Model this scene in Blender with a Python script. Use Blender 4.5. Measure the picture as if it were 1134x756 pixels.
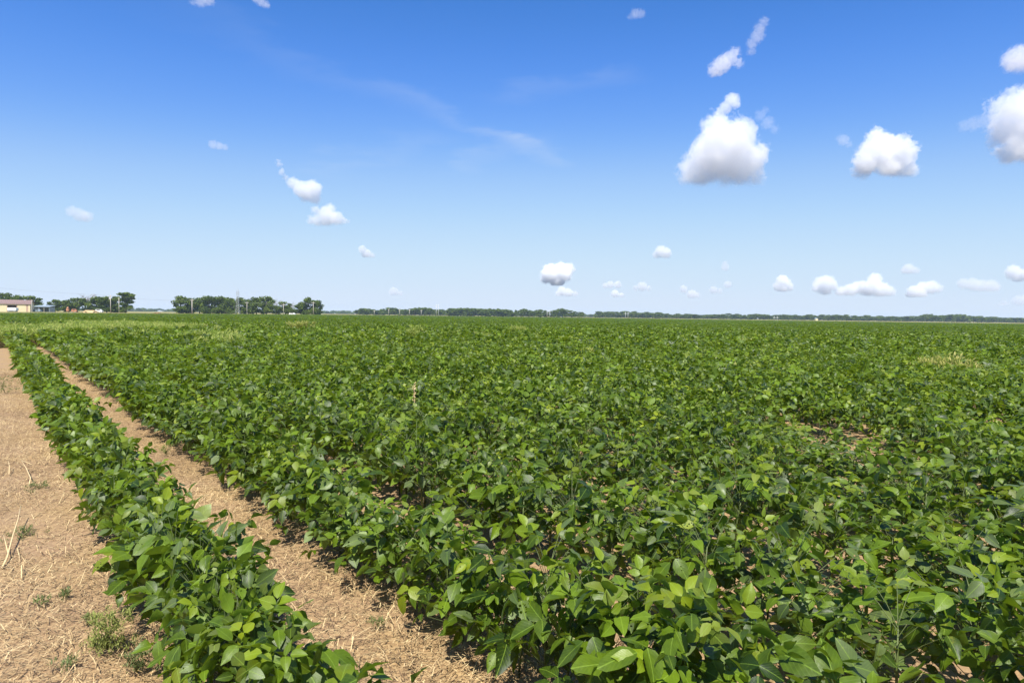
import bpy, bmesh, math, random
import numpy as np
from mathutils import Vector, Matrix, noise as mnoise

R = math.radians
scene = bpy.context.scene
for o in list(bpy.data.objects):
    bpy.data.objects.remove(o)
col = scene.collection

# ------------------------------------------------------------------ camera
CAM_H = 1.5
PITCH, ROLL = R(-2.16), R(0.73)
cam_data = bpy.data.cameras.new('camera')
cam_data.lens = 24.0
cam_data.sensor_width = 36.0
cam_data.clip_start = 0.05
cam_data.clip_end = 120000
cam = bpy.data.objects.new('camera', cam_data)
col.objects.link(cam)
CAM_M = (Matrix.Translation((0, 0, CAM_H)) @ Matrix.Rotation(R(90) + PITCH, 4, 'X') @ Matrix.Rotation(ROLL, 4, 'Z'))
cam.matrix_world = CAM_M
scene.camera = cam
F = 756.0                       # focal length in photograph pixels (1134 wide)
CAM_R = CAM_M.to_3x3()


def ray(px, py):
    return (CAM_R @ Vector(((px - 567) / F, (378 - py) / F, -1))).normalized()


def horizon_y(px):
    return 342.2 + 0.0128 * px


def ground_at(px, Y):
    """point on flat ground under the sight line of a column, Y metres ahead"""
    d = ray(px, horizon_y(px))
    return Vector((d.x / d.y * Y, Y, 0))


def height_for(py, px, Y):
    """height above ground of something Y metres ahead seen at row py"""
    d = ray(px, py)
    return CAM_H + d.z / d.y * Y


def on_plane(px, py, z=0.0):
    d = ray(px, py)
    t = (z - CAM_H) / d.z
    return Vector((d.x * t, d.y * t, z))


# ------------------------------------------------------------------ light
SUN_EL, SUN_AZ = R(57), R(186)          # azimuth clockwise from +Y
world = bpy.data.worlds.new('World')
scene.world = world
world.use_nodes = True
wn, wl = world.node_tree.nodes, world.node_tree.links
wn.clear()
w_out = wn.new('ShaderNodeOutputWorld')
w_bg = wn.new('ShaderNodeBackground')
sky = wn.new('ShaderNodeTexSky')
sky.sky_type = 'NISHITA'
sky.sun_disc = False
sky.sun_elevation = SUN_EL
sky.sun_rotation = SUN_AZ
sky.altitude = 50
sky.air_density = 0.7
sky.dust_density = 0.2
sky.ozone_density = 6.0
# film-like tone curve of the whole sky (the same function of colour in every direction)
w_in = wn.new('ShaderNodeVectorMath')
w_in.operation = 'SCALE'
w_in.inputs['Scale'].default_value = 0.15625
w_cv = wn.new('ShaderNodeRGBCurve')
for ci, pts in enumerate((((0, 0), (0.12, 0.025), (0.17, 0.058), (0.25, 0.14), (0.435, 0.40), (0.7, 0.57), (1.16, 0.67), (1.6, 0.72)),
                          ((0, 0), (0.20, 0.115), (0.33, 0.22), (0.48, 0.36), (0.79, 0.63), (1.1, 0.745), (1.6, 0.80)),
                          ((0, 0), (0.40, 0.37), (0.70, 0.66), (0.98, 0.90), (1.39, 0.965), (1.6, 0.97)))):
    cv = w_cv.mapping.curves[ci]
    for k, (a_, b_) in enumerate(pts):
        if k == 0:
            cv.points[0].location = (0, 0)
        elif k == len(pts) - 1:
            cv.points[1 if len(cv.points) == 2 else len(cv.points) - 1].location = (1, b_)
        else:
            cv.points.new(a_ / 1.6, b_)
w_cv.mapping.update()
w_gain = wn.new('ShaderNodeVectorMath')
w_gain.operation = 'SCALE'
w_gain.inputs['Scale'].default_value = 10.0
wl.new(sky.outputs[0], w_in.inputs[0])
wl.new(w_in.outputs[0], w_cv.inputs['Color'])
wl.new(w_cv.outputs[0], w_gain.inputs[0])


def wmath(op, a, b=None, c=None, clamp=False):
    x = wn.new('ShaderNodeMath')
    x.operation = op
    x.use_clamp = clamp
    for i_, v_ in enumerate((a, b, c)):
        if v_ is None:
            continue
        if isinstance(v_, (int, float)):
            x.inputs[i_].default_value = v_
        else:
            wl.new(v_, x.inputs[i_])
    return x.outputs[0]


def wsmooth(v, lo, hi):
    x = wn.new('ShaderNodeMapRange')
    x.interpolation_type = 'SMOOTHSTEP'
    wl.new(v, x.inputs['Value'])
    x.inputs['From Min'].default_value = lo
    x.inputs['From Max'].default_value = hi
    return x.outputs[0]


# thin cirrus on a high flat layer: position on the layer is direction / height
w_tc = wn.new('ShaderNodeTexCoord')
w_sp = wn.new('ShaderNodeSeparateXYZ')
wl.new(w_tc.outputs['Generated'], w_sp.inputs[0])
w_z = wmath('MAXIMUM', w_sp.outputs[2], 0.02)
lx, ly = wmath('DIVIDE', w_sp.outputs[0], w_z), wmath('DIVIDE', w_sp.outputs[1], w_z)
w_cb = wn.new('ShaderNodeCombineXYZ')
wl.new(lx, w_cb.inputs[0])
wl.new(ly, w_cb.inputs[1])


def wnoise(vec, scale, detail, rough=0.6):
    x = wn.new('ShaderNodeTexNoise')
    x.inputs['Scale'].default_value = scale
    x.inputs['Detail'].default_value = detail
    x.inputs['Roughness'].default_value = rough
    wl.new(vec, x.inputs['Vector'])
    return x.outputs['Fac']


def layer_pt(px, py):
    d = ray(px, py)
    return Vector((d.x / d.z, d.y / d.z))


def streak(p0, p1, width, amount, ends=0.12):
    a_, b_ = layer_pt(*p0), layer_pt(*p1)
    d = (b_ - a_)
    ln = d.length
    d.normalize()
    n_ = Vector((-d.y, d.x))
    bend = wmath('MULTIPLY', wmath('SUBTRACT', wnoise(w_cb.outputs[0], 1.6, 5), 0.5), width * 5)
    along = wmath('ADD', wmath('MULTIPLY', wmath('SUBTRACT', lx, a_.x), d.x), wmath('MULTIPLY', wmath('SUBTRACT', ly, a_.y), d.y))
    across = wmath('ADD', wmath('ADD', wmath('MULTIPLY', wmath('SUBTRACT', lx, a_.x), n_.x), wmath('MULTIPLY', wmath('SUBTRACT', ly, a_.y), n_.y)), bend)
    core = wmath('SUBTRACT', 1.0, wsmooth(wmath('ABSOLUTE', across), 0.0, width))
    cap = wmath('MULTIPLY', wsmooth(along, -ln * ends, ln * ends * 2), wmath('SUBTRACT', 1.0, wsmooth(along, ln * (1 - ends), ln * (1 + ends))))
    tex = wsmooth(wnoise(w_cb.outputs[0], 3.2, 6, 0.65), 0.15, 0.7)
    return wmath('MULTIPLY', wmath('MULTIPLY', wmath('MULTIPLY', core, cap), tex), amount)


veil = streak((150, 0), (600, 166), 0.20, 0.055)
for st in (((400, 85), (600, 168), 0.14, 0.06), ((500, 192), (600, 150), 0.18, 0.11), ((530, 140), (625, 185), 0.16, 0.13), ((340, 195), (480, 150), 0.30, 0.08), ((540, 110), (700, 80), 0.16, 0.08)):
    veil = wmath('ADD', veil, streak(*st))
w_ci = wn.new('ShaderNodeMix')
w_ci.data_type = 'RGBA'
wl.new(wmath('MINIMUM', veil, 0.4), w_ci.inputs[0])
wl.new(w_gain.outputs[0], w_ci.inputs[6])
w_ci.inputs[7].default_value = (7.6, 8.4, 9.4, 1)
wl.new(w_ci.outputs[2], w_bg.inputs['Color'])
w_bg.inputs['Strength'].default_value = 0.064
wl.new(w_bg.outputs[0], w_out.inputs['Surface'])

sun_data = bpy.data.lights.new('sun', 'SUN')
sun_data.energy = 5.0
sun_data.angle = R(0.5)
sun_data.color = (1.0, 0.955, 0.88)
sun = bpy.data.objects.new('sun', sun_data)
col.objects.link(sun)
SUN_DIR = Vector((math.sin(SUN_AZ) * math.cos(SUN_EL), math.cos(SUN_AZ) * math.cos(SUN_EL), math.sin(SUN_EL)))
sun.rotation_euler = SUN_DIR.to_track_quat('Z', 'Y').to_euler()

scene.view_settings.view_transform = 'Standard'
scene.view_settings.look = 'None'
scene.view_settings.exposure = 0.65
scene.view_settings.gamma = 1.0
scene.render.engine = 'CYCLES'
scene.cycles.volume_bounces = 24
scene.cycles.max_bounces = 26
scene.cycles.diffuse_bounces = 2
scene.cycles.transparent_max_bounces = 48
scene.cycles.use_denoising = True


# ------------------------------------------------------------------ helpers
def tag(o, label=None, cat=None, group=None, kind=None):
    for k, v in (('label', label), ('category', cat), ('group', group), ('kind', kind)):
        if v:
            o[k] = v
    return o


def link(name, me, mat=None, parent=None, loc=None):
    o = bpy.data.objects.new(name, me)
    col.objects.link(o)
    if mat is not None and not me.materials:
        me.materials.append(mat)
    if parent is not None:
        o.parent = parent
    if loc is not None:
        o.location = loc
    return o


def empty(name, loc=(0, 0, 0), rz=0.0):
    o = bpy.data.objects.new(name, None)
    o.empty_display_size = 0.2
    o.location = loc
    o.rotation_euler = (0, 0, rz)
    col.objects.link(o)
    return o


def np_mesh(name, V, T, attr=None, uv=None, smooth=True):
    """V (n,3) T (m,3); attr (n,4) vertex colours; uv (n,2) per vertex"""
    me = bpy.data.meshes.new(name)
    n, m = len(V), len(T)
    me.vertices.add(n)
    me.vertices.foreach_set('co', np.ascontiguousarray(V, dtype=np.float32).ravel())
    me.loops.add(m * 3)
    me.loops.foreach_set('vertex_index', np.ascontiguousarray(T, dtype=np.int32).ravel())
    me.polygons.add(m)
    me.polygons.foreach_set('loop_start', np.arange(0, m * 3, 3, dtype=np.int32))
    me.polygons.foreach_set('use_smooth', np.full(m, smooth, dtype=bool))
    if attr is not None:
        a = me.attributes.new('vary', 'FLOAT_COLOR', 'POINT')
        a.data.foreach_set('color', np.ascontiguousarray(attr, dtype=np.float32).ravel())
    if uv is not None:
        l = me.uv_layers.new(name='UVMap')
        l.data.foreach_set('uv', np.ascontiguousarray(uv[T.ravel()], dtype=np.float32).ravel())
    me.update(calc_edges=True)
    return me


class MB:
    """collects boxes, bars and tubes into one mesh"""
    def __init__(self):
        self.V, self.Fc = [], []

    def add(self, vs, fs):
        b = len(self.V)
        self.V += [tuple(v) for v in vs]
        self.Fc += [[b + i for i in f] for f in fs]

    def box(self, x0, x1, y0, y1, z0, z1):
        self.add([(x0, y0, z0), (x1, y0, z0), (x1, y1, z0), (x0, y1, z0), (x0, y0, z1), (x1, y0, z1), (x1, y1, z1), (x0, y1, z1)],
                 [(0, 3, 2, 1), (4, 5, 6, 7), (0, 1, 5, 4), (1, 2, 6, 5), (2, 3, 7, 6), (3, 0, 4, 7)])

    def tube(self, pts, rad, n=6, cap=True):
        pts = [Vector(p) for p in pts]
        if not hasattr(rad, '__len__'):
            rad = [rad] * len(pts)
        vs, fs = [], []
        for i, p in enumerate(pts):
            t = (pts[min(i + 1, len(pts) - 1)] - pts[max(i - 1, 0)]).normalized()
            a = t.cross(Vector((0.13, 0.97, 0.2)))
            if a.length < 1e-3:
                a = t.cross(Vector((1, 0, 0)))
            a.normalize()
            b = t.cross(a)
            for k in range(n):
                an = 2 * math.pi * k / n
                vs.append(p + (a * math.cos(an) + b * math.sin(an)) * rad[i])
        for i in range(len(pts) - 1):
            for k in range(n):
                k2 = (k + 1) % n
                fs.append((i * n + k, i * n + k2, (i + 1) * n + k2, (i + 1) * n + k))
        if cap:
            fs.append(tuple(range(n))[::-1])
            fs.append(tuple((len(pts) - 1) * n + k for k in range(n)))
        self.add(vs, fs)

    def mesh(self, name, smooth=False):
        me = bpy.data.meshes.new(name)
        me.from_pydata(self.V, [], self.Fc)
        if smooth:
            me.polygons.foreach_set('use_smooth', [True] * len(me.polygons))
        bm = bmesh.new()
        bm.from_mesh(me)
        bmesh.ops.recalc_face_normals(bm, faces=bm.faces)
        bm.to_mesh(me)
        bm.free()
        return me

    def build(self, name, mat, parent=None, smooth=False, loc=None):
        return link(name, self.mesh(name, smooth), mat, parent, loc)


# ------------------------------------------------------------------ materials
class NT:
    def __init__(self, name):
        self.m = bpy.data.materials.new(name)
        self.m.use_nodes = True
        self.n, self.l = self.m.node_tree.nodes, self.m.node_tree.links
        self.bsdf = self.n['Principled BSDF']
        self.out = self.n['Material Output']

    def new(self, t, **kw):
        x = self.n.new(t)
        for k, v in kw.items():
            setattr(x, k, v)
        return x

    def math(self, op, a, b=None, clamp=False):
        x = self.new('ShaderNodeMath', operation=op, use_clamp=clamp)
        for i, v in enumerate((a, b)):
            if v is None:
                continue
            if isinstance(v, (int, float)):
                x.inputs[i].default_value = v
            else:
                self.l.new(v, x.inputs[i])
        return x.outputs[0]

    def mix(self, fac, a, b, mode='MIX'):
        x = self.new('ShaderNodeMix', data_type='RGBA', blend_type=mode)
        for i, v in ((0, fac), (6, a), (7, b)):
            if isinstance(v, (int, float)):
                x.inputs[i].default_value = v
            elif isinstance(v, tuple):
                x.inputs[i].default_value = (*v, 1)[:4]
            else:
                self.l.new(v, x.inputs[i])
        return x.outputs[2]

    def noise(self, scale, detail=3, rough=0.55, vec=None, w=0.0, dist=0.0):
        x = self.new('ShaderNodeTexNoise')
        x.inputs['Scale'].default_value = scale
        x.inputs['Detail'].default_value = detail
        x.inputs['Roughness'].default_value = rough
        x.inputs['Distortion'].default_value = dist
        if vec is not None:
            self.l.new(vec, x.inputs['Vector'])
        return x.outputs['Fac']

    def ramp(self, fac, stops, interp='LINEAR'):
        x = self.new('ShaderNodeValToRGB')
        cr = x.color_ramp
        cr.interpolation = interp
        while len(cr.elements) < len(stops):
            cr.elements.new(0.5)
        for e, (p, c) in zip(cr.elements, stops):
            e.position = p
            e.color = (*c, 1)[:4] if isinstance(c, tuple) else (c, c, c, 1)
        self.l.new(fac, x.inputs[0])
        return x.outputs[0]

    def pos(self):
        return self.new('ShaderNodeNewGeometry').outputs['Position']

    def map(self, vec, scale=(1, 1, 1), rot=(0, 0, 0)):
        x = self.new('ShaderNodeMapping')
        x.inputs['Scale'].default_value = scale
        x.inputs['Rotation'].default_value = rot
        self.l.new(vec, x.inputs['Vector'])
        return x.outputs[0]

    def bump(self, h, strength, dist):
        x = self.new('ShaderNodeBump')
        x.inputs['Strength'].default_value = strength
        x.inputs['Distance'].default_value = dist
        self.l.new(h, x.inputs['Height'])
        self.l.new(x.outputs[0], self.bsdf.inputs['Normal'])
        return x.outputs[0]

    def base(self, c):
        if isinstance(c, tuple):
            self.bsdf.inputs['Base Color'].default_value = (*c, 1)
        else:
            self.l.new(c, self.bsdf.inputs['Base Color'])

    def rough(self, r):
        self.bsdf.inputs['Roughness'].default_value = r


def plain(name, c, rough=0.7, vary=0.25, scale=3.0, metal=0.0, bump=0.0):
    t = NT(name)
    n = t.noise(scale, 4)
    dk = tuple(v * (1 - vary) for v in c)
    lt = tuple(min(1, v * (1 + vary * 0.6)) for v in c)
    t.base(t.ramp(n, [(0.3, dk), (0.7, lt)]))
    t.rough(rough)
    t.bsdf.inputs['Metallic'].default_value = metal
    if bump:
        t.bump(n, 0.5, bump)
    return t.m


def leaf_material(name, src, dark, mid, young, glow, veins=True, rough=0.46, trans=0.26, holes=False, spec=0.36):
    """src 'object' reads the object's own colour (R ageing to yellow, G lightness), 'mesh' reads the vertex attribute of the same meaning"""
    t = NT(name)
    if src == 'object':
        c = t.new('ShaderNodeObjectInfo').outputs['Color']
    else:
        c = t.new('ShaderNodeAttribute', attribute_name='vary').outputs['Color']
    sep = t.new('ShaderNodeSeparateColor')
    t.l.new(c, sep.inputs[0])
    tint, light = sep.outputs[0], sep.outputs[1]
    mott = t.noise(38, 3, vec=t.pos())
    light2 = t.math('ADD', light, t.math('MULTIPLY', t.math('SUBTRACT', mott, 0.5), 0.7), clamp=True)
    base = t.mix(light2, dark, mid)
    base = t.mix(sep.outputs[2], base, (0.115, 0.150, 0.062))
    base = t.mix(tint, base, young)
    geo = t.new('ShaderNodeNewGeometry')
    if veins:
        uv = t.new('ShaderNodeUVMap')
        sx = t.new('ShaderNodeSeparateXYZ')
        t.l.new(uv.outputs[0], sx.inputs[0])
        au = t.math('ABSOLUTE', t.math('SUBTRACT', sx.outputs[0], 0.5))
        v = sx.outputs[1]
        midrib = t.math('LESS_THAN', au, 0.022)
        ph = t.math('SUBTRACT', t.math('MULTIPLY', v, 44), t.math('MULTIPLY', au, 40))
        side = t.math('POWER', t.math('ADD', t.math('MULTIPLY', t.math('SINE', ph), 0.5), 0.5), 10.0)
        vein = t.math('ADD', t.math('MULTIPLY', midrib, 0.40), t.math('MULTIPLY', side, 0.10), clamp=True)
        base = t.mix(vein, base, tuple(min(1, c_ * 1.9 + 0.03) for c_ in mid))
        t.bump(t.math('ADD', vein, t.math('MULTIPLY', mott, 1.2)), 0.35, 0.004)
    blot = t.ramp(t.noise(17, 4, 0.7, vec=t.pos()), [(0.64, 0.0), (0.74, 0.55)])
    base = t.mix(blot, base, tuple(0.6 * a_ + 0.4 * b_ for a_, b_ in zip(young, (0.20, 0.14, 0.04))))
    under = t.mix(0.55, base, tuple(c_ * 1.3 + 0.02 for c_ in mid))
    base = t.mix(geo.outputs['Backfacing'], base, under)
    t.base(base)
    rn = t.noise(11, 2, vec=t.pos())
    t.l.new(t.math('ADD', t.math('MULTIPLY', rn, 0.3), rough - 0.15), t.bsdf.inputs['Roughness'])
    t.bsdf.inputs['Specular IOR Level'].default_value = spec
    tr = t.new('ShaderNodeBsdfTranslucent')
    t.l.new(t.mix(0.6, base, glow), tr.inputs['Color'])
    ms = t.new('ShaderNodeMixShader')
    ms.inputs[0].default_value = trans
    t.l.new(t.bsdf.outputs[0], ms.inputs[1])
    t.l.new(tr.outputs[0], ms.inputs[2])
    last = ms.outputs[0]
    if holes:                      # insect-chewed holes
        vo = t.new('ShaderNodeTexVoronoi')
        vo.inputs['Scale'].default_value = 62
        t.l.new(t.pos(), vo.inputs['Vector'])
        gate = t.noise(9, 2, vec=t.pos())
        hole = t.math('LESS_THAN', vo.outputs['Distance'], t.math('MULTIPLY', t.math('SUBTRACT', gate, 0.52), 1.9))
        tp = t.new('ShaderNodeBsdfTransparent')
        m2 = t.new('ShaderNodeMixShader')
        t.l.new(hole, m2.inputs[0])
        t.l.new(last, m2.inputs[1])
        t.l.new(tp.outputs[0], m2.inputs[2])
        last = m2.outputs[0]
    t.l.new(last, t.out.inputs['Surface'])
    return t.m


SOY = dict(dark=(0.010, 0.028, 0.002), mid=(0.125, 0.200, 0.008), young=(0.26, 0.31, 0.012), glow=(0.34, 0.48, 0.01))
M_leaf_obj = leaf_material('soy_leaf', 'object', holes=True, **SOY)
M_leaf_mass = leaf_material('soy_leaf_crop', 'mesh', **SOY)
M_leaf_far = leaf_material('soy_leaf_far', 'mesh', veins=False, rough=0.5, **SOY)
M_weed = leaf_material('weed_leaf', 'mesh', (0.13, 0.19, 0.03), (0.27, 0.36, 0.06), (0.46, 0.42, 0.13), (0.4, 0.52, 0.07), veins=False, rough=0.6, trans=0.4)
M_weed_dull = leaf_material('dull_weed_leaf', 'mesh', (0.08, 0.11, 0.035), (0.17, 0.21, 0.07), (0.34, 0.36, 0.08), (0.25, 0.32, 0.06), veins=False, rough=0.7, trans=0.3)
M_stem = plain('soy_stem', (0.10, 0.13, 0.035), 0.6, 0.3, 30)
M_tree = leaf_material('tree_leaf', 'mesh', (0.030, 0.058, 0.006), (0.130, 0.180, 0.022), (0.13, 0.15, 0.05), (0.12, 0.2, 0.03), veins=False, rough=0.7, trans=0.2, spec=0.15)
M_bark = plain('bark', (0.13, 0.10, 0.075), 0.9, 0.35, 6)
M_deadwood = plain('dead_wood', (0.34, 0.30, 0.26), 0.9, 0.3, 6)
M_straw = NT('straw')
_c = M_straw.new('ShaderNodeAttribute', attribute_name='vary').outputs['Fac']
M_straw.base(M_straw.ramp(_c, [(0.0, (0.12, 0.072, 0.035)), (0.45, (0.40, 0.27, 0.125)), (1.0, (0.70, 0.54, 0.28))]))
M_straw.rough(0.75)
M_straw = M_straw.m
M_stalk = plain('dry_stalk', (0.66, 0.50, 0.26), 0.7, 0.25, 40)

# ground: dry soil matted with straw
t = NT('dry_soil')
P = t.pos()
n1 = t.noise(1.3, 5, vec=P)
n2 = t.noise(26, 6, 0.7, vec=P)
n3 = t.noise(120, 4, 0.7, vec=t.map(P, (1, 0.35, 1), (0, 0, 0.6)))
n4 = t.noise(120, 4, 0.7, vec=t.map(P, (0.35, 1, 1), (0, 0, -0.4)))
fib = t.math('MULTIPLY', t.math('ADD', n3, n4), 0.5)
soil = t.ramp(n2, [(0.26, (0.11, 0.062, 0.027)), (0.46, (0.27, 0.168, 0.075)), (0.72, (0.40, 0.268, 0.122))])
soil = t.mix(t.ramp(fib, [(0.48, 0.0), (0.62, 0.75)]), soil, (0.52, 0.37, 0.168))
soil = t.mix(t.ramp(n1, [(0.35, 0.45), (0.6, 0.0)]), soil, (0.30, 0.19, 0.12))
t.base(soil)
t.rough(0.92)
t.bump(t.math('ADD', n2, fib), 0.3, 0.012)
M_soil = t.m

# dry grass beyond the field
t = NT('dry_grass')
P = t.pos()
g1 = t.noise(0.02, 4, vec=t.map(P, (0.6, 1.6, 1)))
g2 = t.noise(1.4, 4, vec=P)
c = t.ramp(g1, [(0.32, (0.23, 0.145, 0.045)), (0.47, (0.26, 0.215, 0.055)), (0.6, (0.14, 0.175, 0.035)), (0.75, (0.27, 0.18, 0.055))])
t.base(t.mix(t.ramp(g2, [(0.4, 0.0), (0.7, 0.35)]), c, (0.31, 0.23, 0.08)))
t.rough(0.95)
M_verge = t.m

# closed crop canopy seen far off
t = NT('crop_canopy')
P = t.pos()
k1 = t.noise(2.2, 5, 0.7, vec=P)
k2 = t.noise(0.03, 3, vec=P)
c = t.ramp(k1, [(0.35, (0.018, 0.045, 0.010)), (0.55, (0.055, 0.115, 0.018)), (0.75, (0.10, 0.16, 0.03))])
t.base(t.mix(t.ramp(k2, [(0.4, 0.0), (0.7, 0.3)]), c, (0.10, 0.17, 0.05)))
t.rough(0.7)
t.bump(k1, 1.0, 0.15)
M_canopy = t.m

# ------------------------------------------------------------------ ground
TH = R(37.4)
DIR = np.array([-math.sin(TH), math.cos(TH)])
NRM = np.array([math.cos(TH), math.sin(TH)])


def axis(lo, hi, step, far, grow=1.22):
    a = list(np.arange(lo, hi, step))
    s, x = step, hi
    while x < far:
        a.append(x)
        s *= grow
        x += s
    a.append(far)
    s, x, b = step, lo - step, []
    while x > -far:
        b.append(x)
        s *= grow
        x -= s
    b.append(-far)
    return np.array(b[::-1] + a)


GX, GY = axis(-9, 6, 0.09, 5200), axis(0.4, 12, 0.09, 5200)
gx, gy = np.meshgrid(GX, GY, indexing='ij')


def fbm(x, y, seed=0, oct=4, f=1.0):
    """cheap smooth pseudo noise from rotated sines, about -1..1"""
    r = np.random.default_rng(seed)
    v = np.zeros_like(x, dtype=float)
    amp = 1.0
    tot = 0
    for _ in range(oct):
        for _k in range(3):
            a, p = r.uniform(0, 2 * np.pi, 2)
            ff = f * r.uniform(0.7, 1.4)
            v += amp * np.sin((x * np.cos(a) + y * np.sin(a)) * ff + p + 1.3 * np.sin((x * np.sin(a) - y * np.cos(a)) * ff * 0.6 + p * 2))
        tot += amp * 1.7
        amp *= 0.55
        f *= 2.1
    return v / tot


near = np.clip(1 - np.hypot(gx, gy) / 40, 0, 1)
gu = gx * NRM[0] + gy * NRM[1]
gz = near * (0.012 * fbm(gx, gy, 3, 5, 3.0) + 0.02 * fbm(gx, gy, 4, 2, 0.9)) - 0.01
gV = np.stack([gx, gy, gz], -1).reshape(-1, 3)
nx, ny = len(GX), len(GY)
ii, jj = np.meshgrid(np.arange(nx - 1), np.arange(ny - 1), indexing='ij')
a0 = (ii * ny + jj).ravel()
gT = np.concatenate([np.stack([a0, a0 + ny, a0 + ny + 1], -1), np.stack([a0, a0 + ny + 1, a0 + 1], -1)])
ground = link('ground', np_mesh('ground', gV, gT), M_soil)
tag(ground, kind='structure')

# far end of the field by viewing column: photograph column -> metres ahead
EDGE = [(-900, 150), (-250, 158), (0, 165), (180, 270), (300, 380), (490, 620), (640, 620), (900, 470), (1134, 420), (1500, 400), (2200, 330)]
EDGE_T = np.array([ground_at(px, 1.0).x for px, _ in EDGE])     # x per metre ahead
EDGE_D = np.array([d for _, d in EDGE], float)


def edge_dist(x, y):
    return np.interp(x / np.maximum(y, 1e-3), EDGE_T, EDGE_D)


# verge: ring from the field edge outwards
vv, vf = [], []
rows_v = [0.0, 0.02, 0.06, 0.15, 0.4, 1.0, 2.2, 5.0]
tt = np.linspace(EDGE_T[0], EDGE_T[-1], 120)
for tx in tt:
    d = float(np.interp(tx, EDGE_T, EDGE_D))
    for k in rows_v:
        yy = d + (2400 - d) * k / 5.0
        vv.append((tx * yy, yy, 0.03 + 0.02 * random.random()))
nr = len(rows_v)
for i in range(len(tt) - 1):
    for j in range(nr - 1):
        vf.append((i * nr + j, (i + 1) * nr + j, (i + 1) * nr + j + 1, i * nr + j + 1))
me = bpy.data.meshes.new('grass_verge')
me.from_pydata(vv, [], vf)
tag(link('grass_verge', me, M_verge), kind='structure')

# ------------------------------------------------------------------ leaves (templates)
rng = np.random.default_rng(7)


def leaflet0(r, L=0.083, W=0.058):
    """12 triangle leaflet, rounded-ovate, folded at the midrib"""
    fold, droop, curl = r.uniform(0.05, 0.5), r.uniform(0.1, 0.45), r.uniform(-0.15, 0.25)
    mv = [0, 0.30, 0.64, 1.0]
    ev, ew = [0.10, 0.32, 0.58, 0.83], [0.27, 0.49, 0.44, 0.22]
    V, UV = [], []
    for v in mv:
        V.append((0, v * L, -droop * v * v * L))
        UV.append((0.5, v))
    for s in (-1, 1):
        for v, w in zip(ev, ew):
            ww = w * r.uniform(0.9, 1.08)
            x = s * ww * W
            z = fold * abs(x) - droop * v * v * L + curl * abs(x) * (v - 0.4) + r.normal(0, 0.0025)
            V.append((x * (1 - 0.25 * fold), v * L, z))
            UV.append((0.5 + s * ww, v))
    T = []
    for b, s in ((4, -1), (8, 1)):
        tr = [(0, b, 1), (b, b + 1, 1), (1, b + 1, b + 2), (1, b + 2, 2), (2, b + 2, b + 3), (2, b + 3, 3)]
        T += [t_[::-1] if s > 0 else t_ for t_ in tr]
    T = [t_[::-1] for t_ in T]
    return np.array(V), np.array(T), np.array(UV)


def leaflet1(r, L=0.100, W=0.071):
    V = np.array([(0, 0, 0), (0, 0.48 * L, -0.04 * L), (0, L, -0.25 * L), (-0.47 * W, 0.42 * L, 0.16 * W), (0.47 * W, 0.42 * L, 0.16 * W)])
    T = np.array([(0, 1, 3), (1, 2, 3), (0, 4, 1), (1, 4, 2)])
    return V, T, np.stack([0.5 + V[:, 0] / W, V[:, 1] / L], -1)


def leaflet2(r, L=0.115, W=0.085):
    V = np.array([(0, 0, 0), (0.5 * W, 0.45 * L, 0.1 * W), (0, L, -0.2 * L), (-0.5 * W, 0.45 * L, 0.1 * W)])
    T = np.array([(0, 1, 2), (0, 2, 3)])
    return V, T, np.stack([0.5 + V[:, 0] / W, V[:, 1] / L], -1)


def rotm(ax, a):
    return np.array(Matrix.Rotation(a, 3, ax))


def trifoliate(fn, r):
    """three leaflets on one stalk end, with the stalklet of the end leaflet"""
    Vs, Ts, Us, b = [], [], [], 0
    for k, yaw in enumerate((0.0, 1.25, -1.25)):
        V, T, U = fn(r)
        sc = r.uniform(0.88, 1.08) * (1.05 if k == 0 else 0.95)
        M = rotm('Z', yaw + r.normal(0, 0.14)) @ rotm('X', r.normal(-0.10, 0.32)) @ rotm('Y', r.normal(0, 0.34))
        V = (V * sc) @ M.T + np.array([0, 0.026 if k == 0 else 0.0, 0])
        Vs.append(V)
        Ts.append(T + b)
        Us.append(U)
        b += len(V)
    return np.concatenate(Vs), np.concatenate(Ts), np.concatenate(Us)


NV = 14
TRI = [[trifoliate(fn, np.random.default_rng(100 + i)) for i in range(NV)] for fn in (leaflet0, leaflet1, leaflet2)]
leaf_meshes = [np_mesh('leaf', V, T, uv=U) for V, T, U in TRI[0]]
for m_ in leaf_meshes:
    m_.materials.append(M_leaf_obj)


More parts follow.
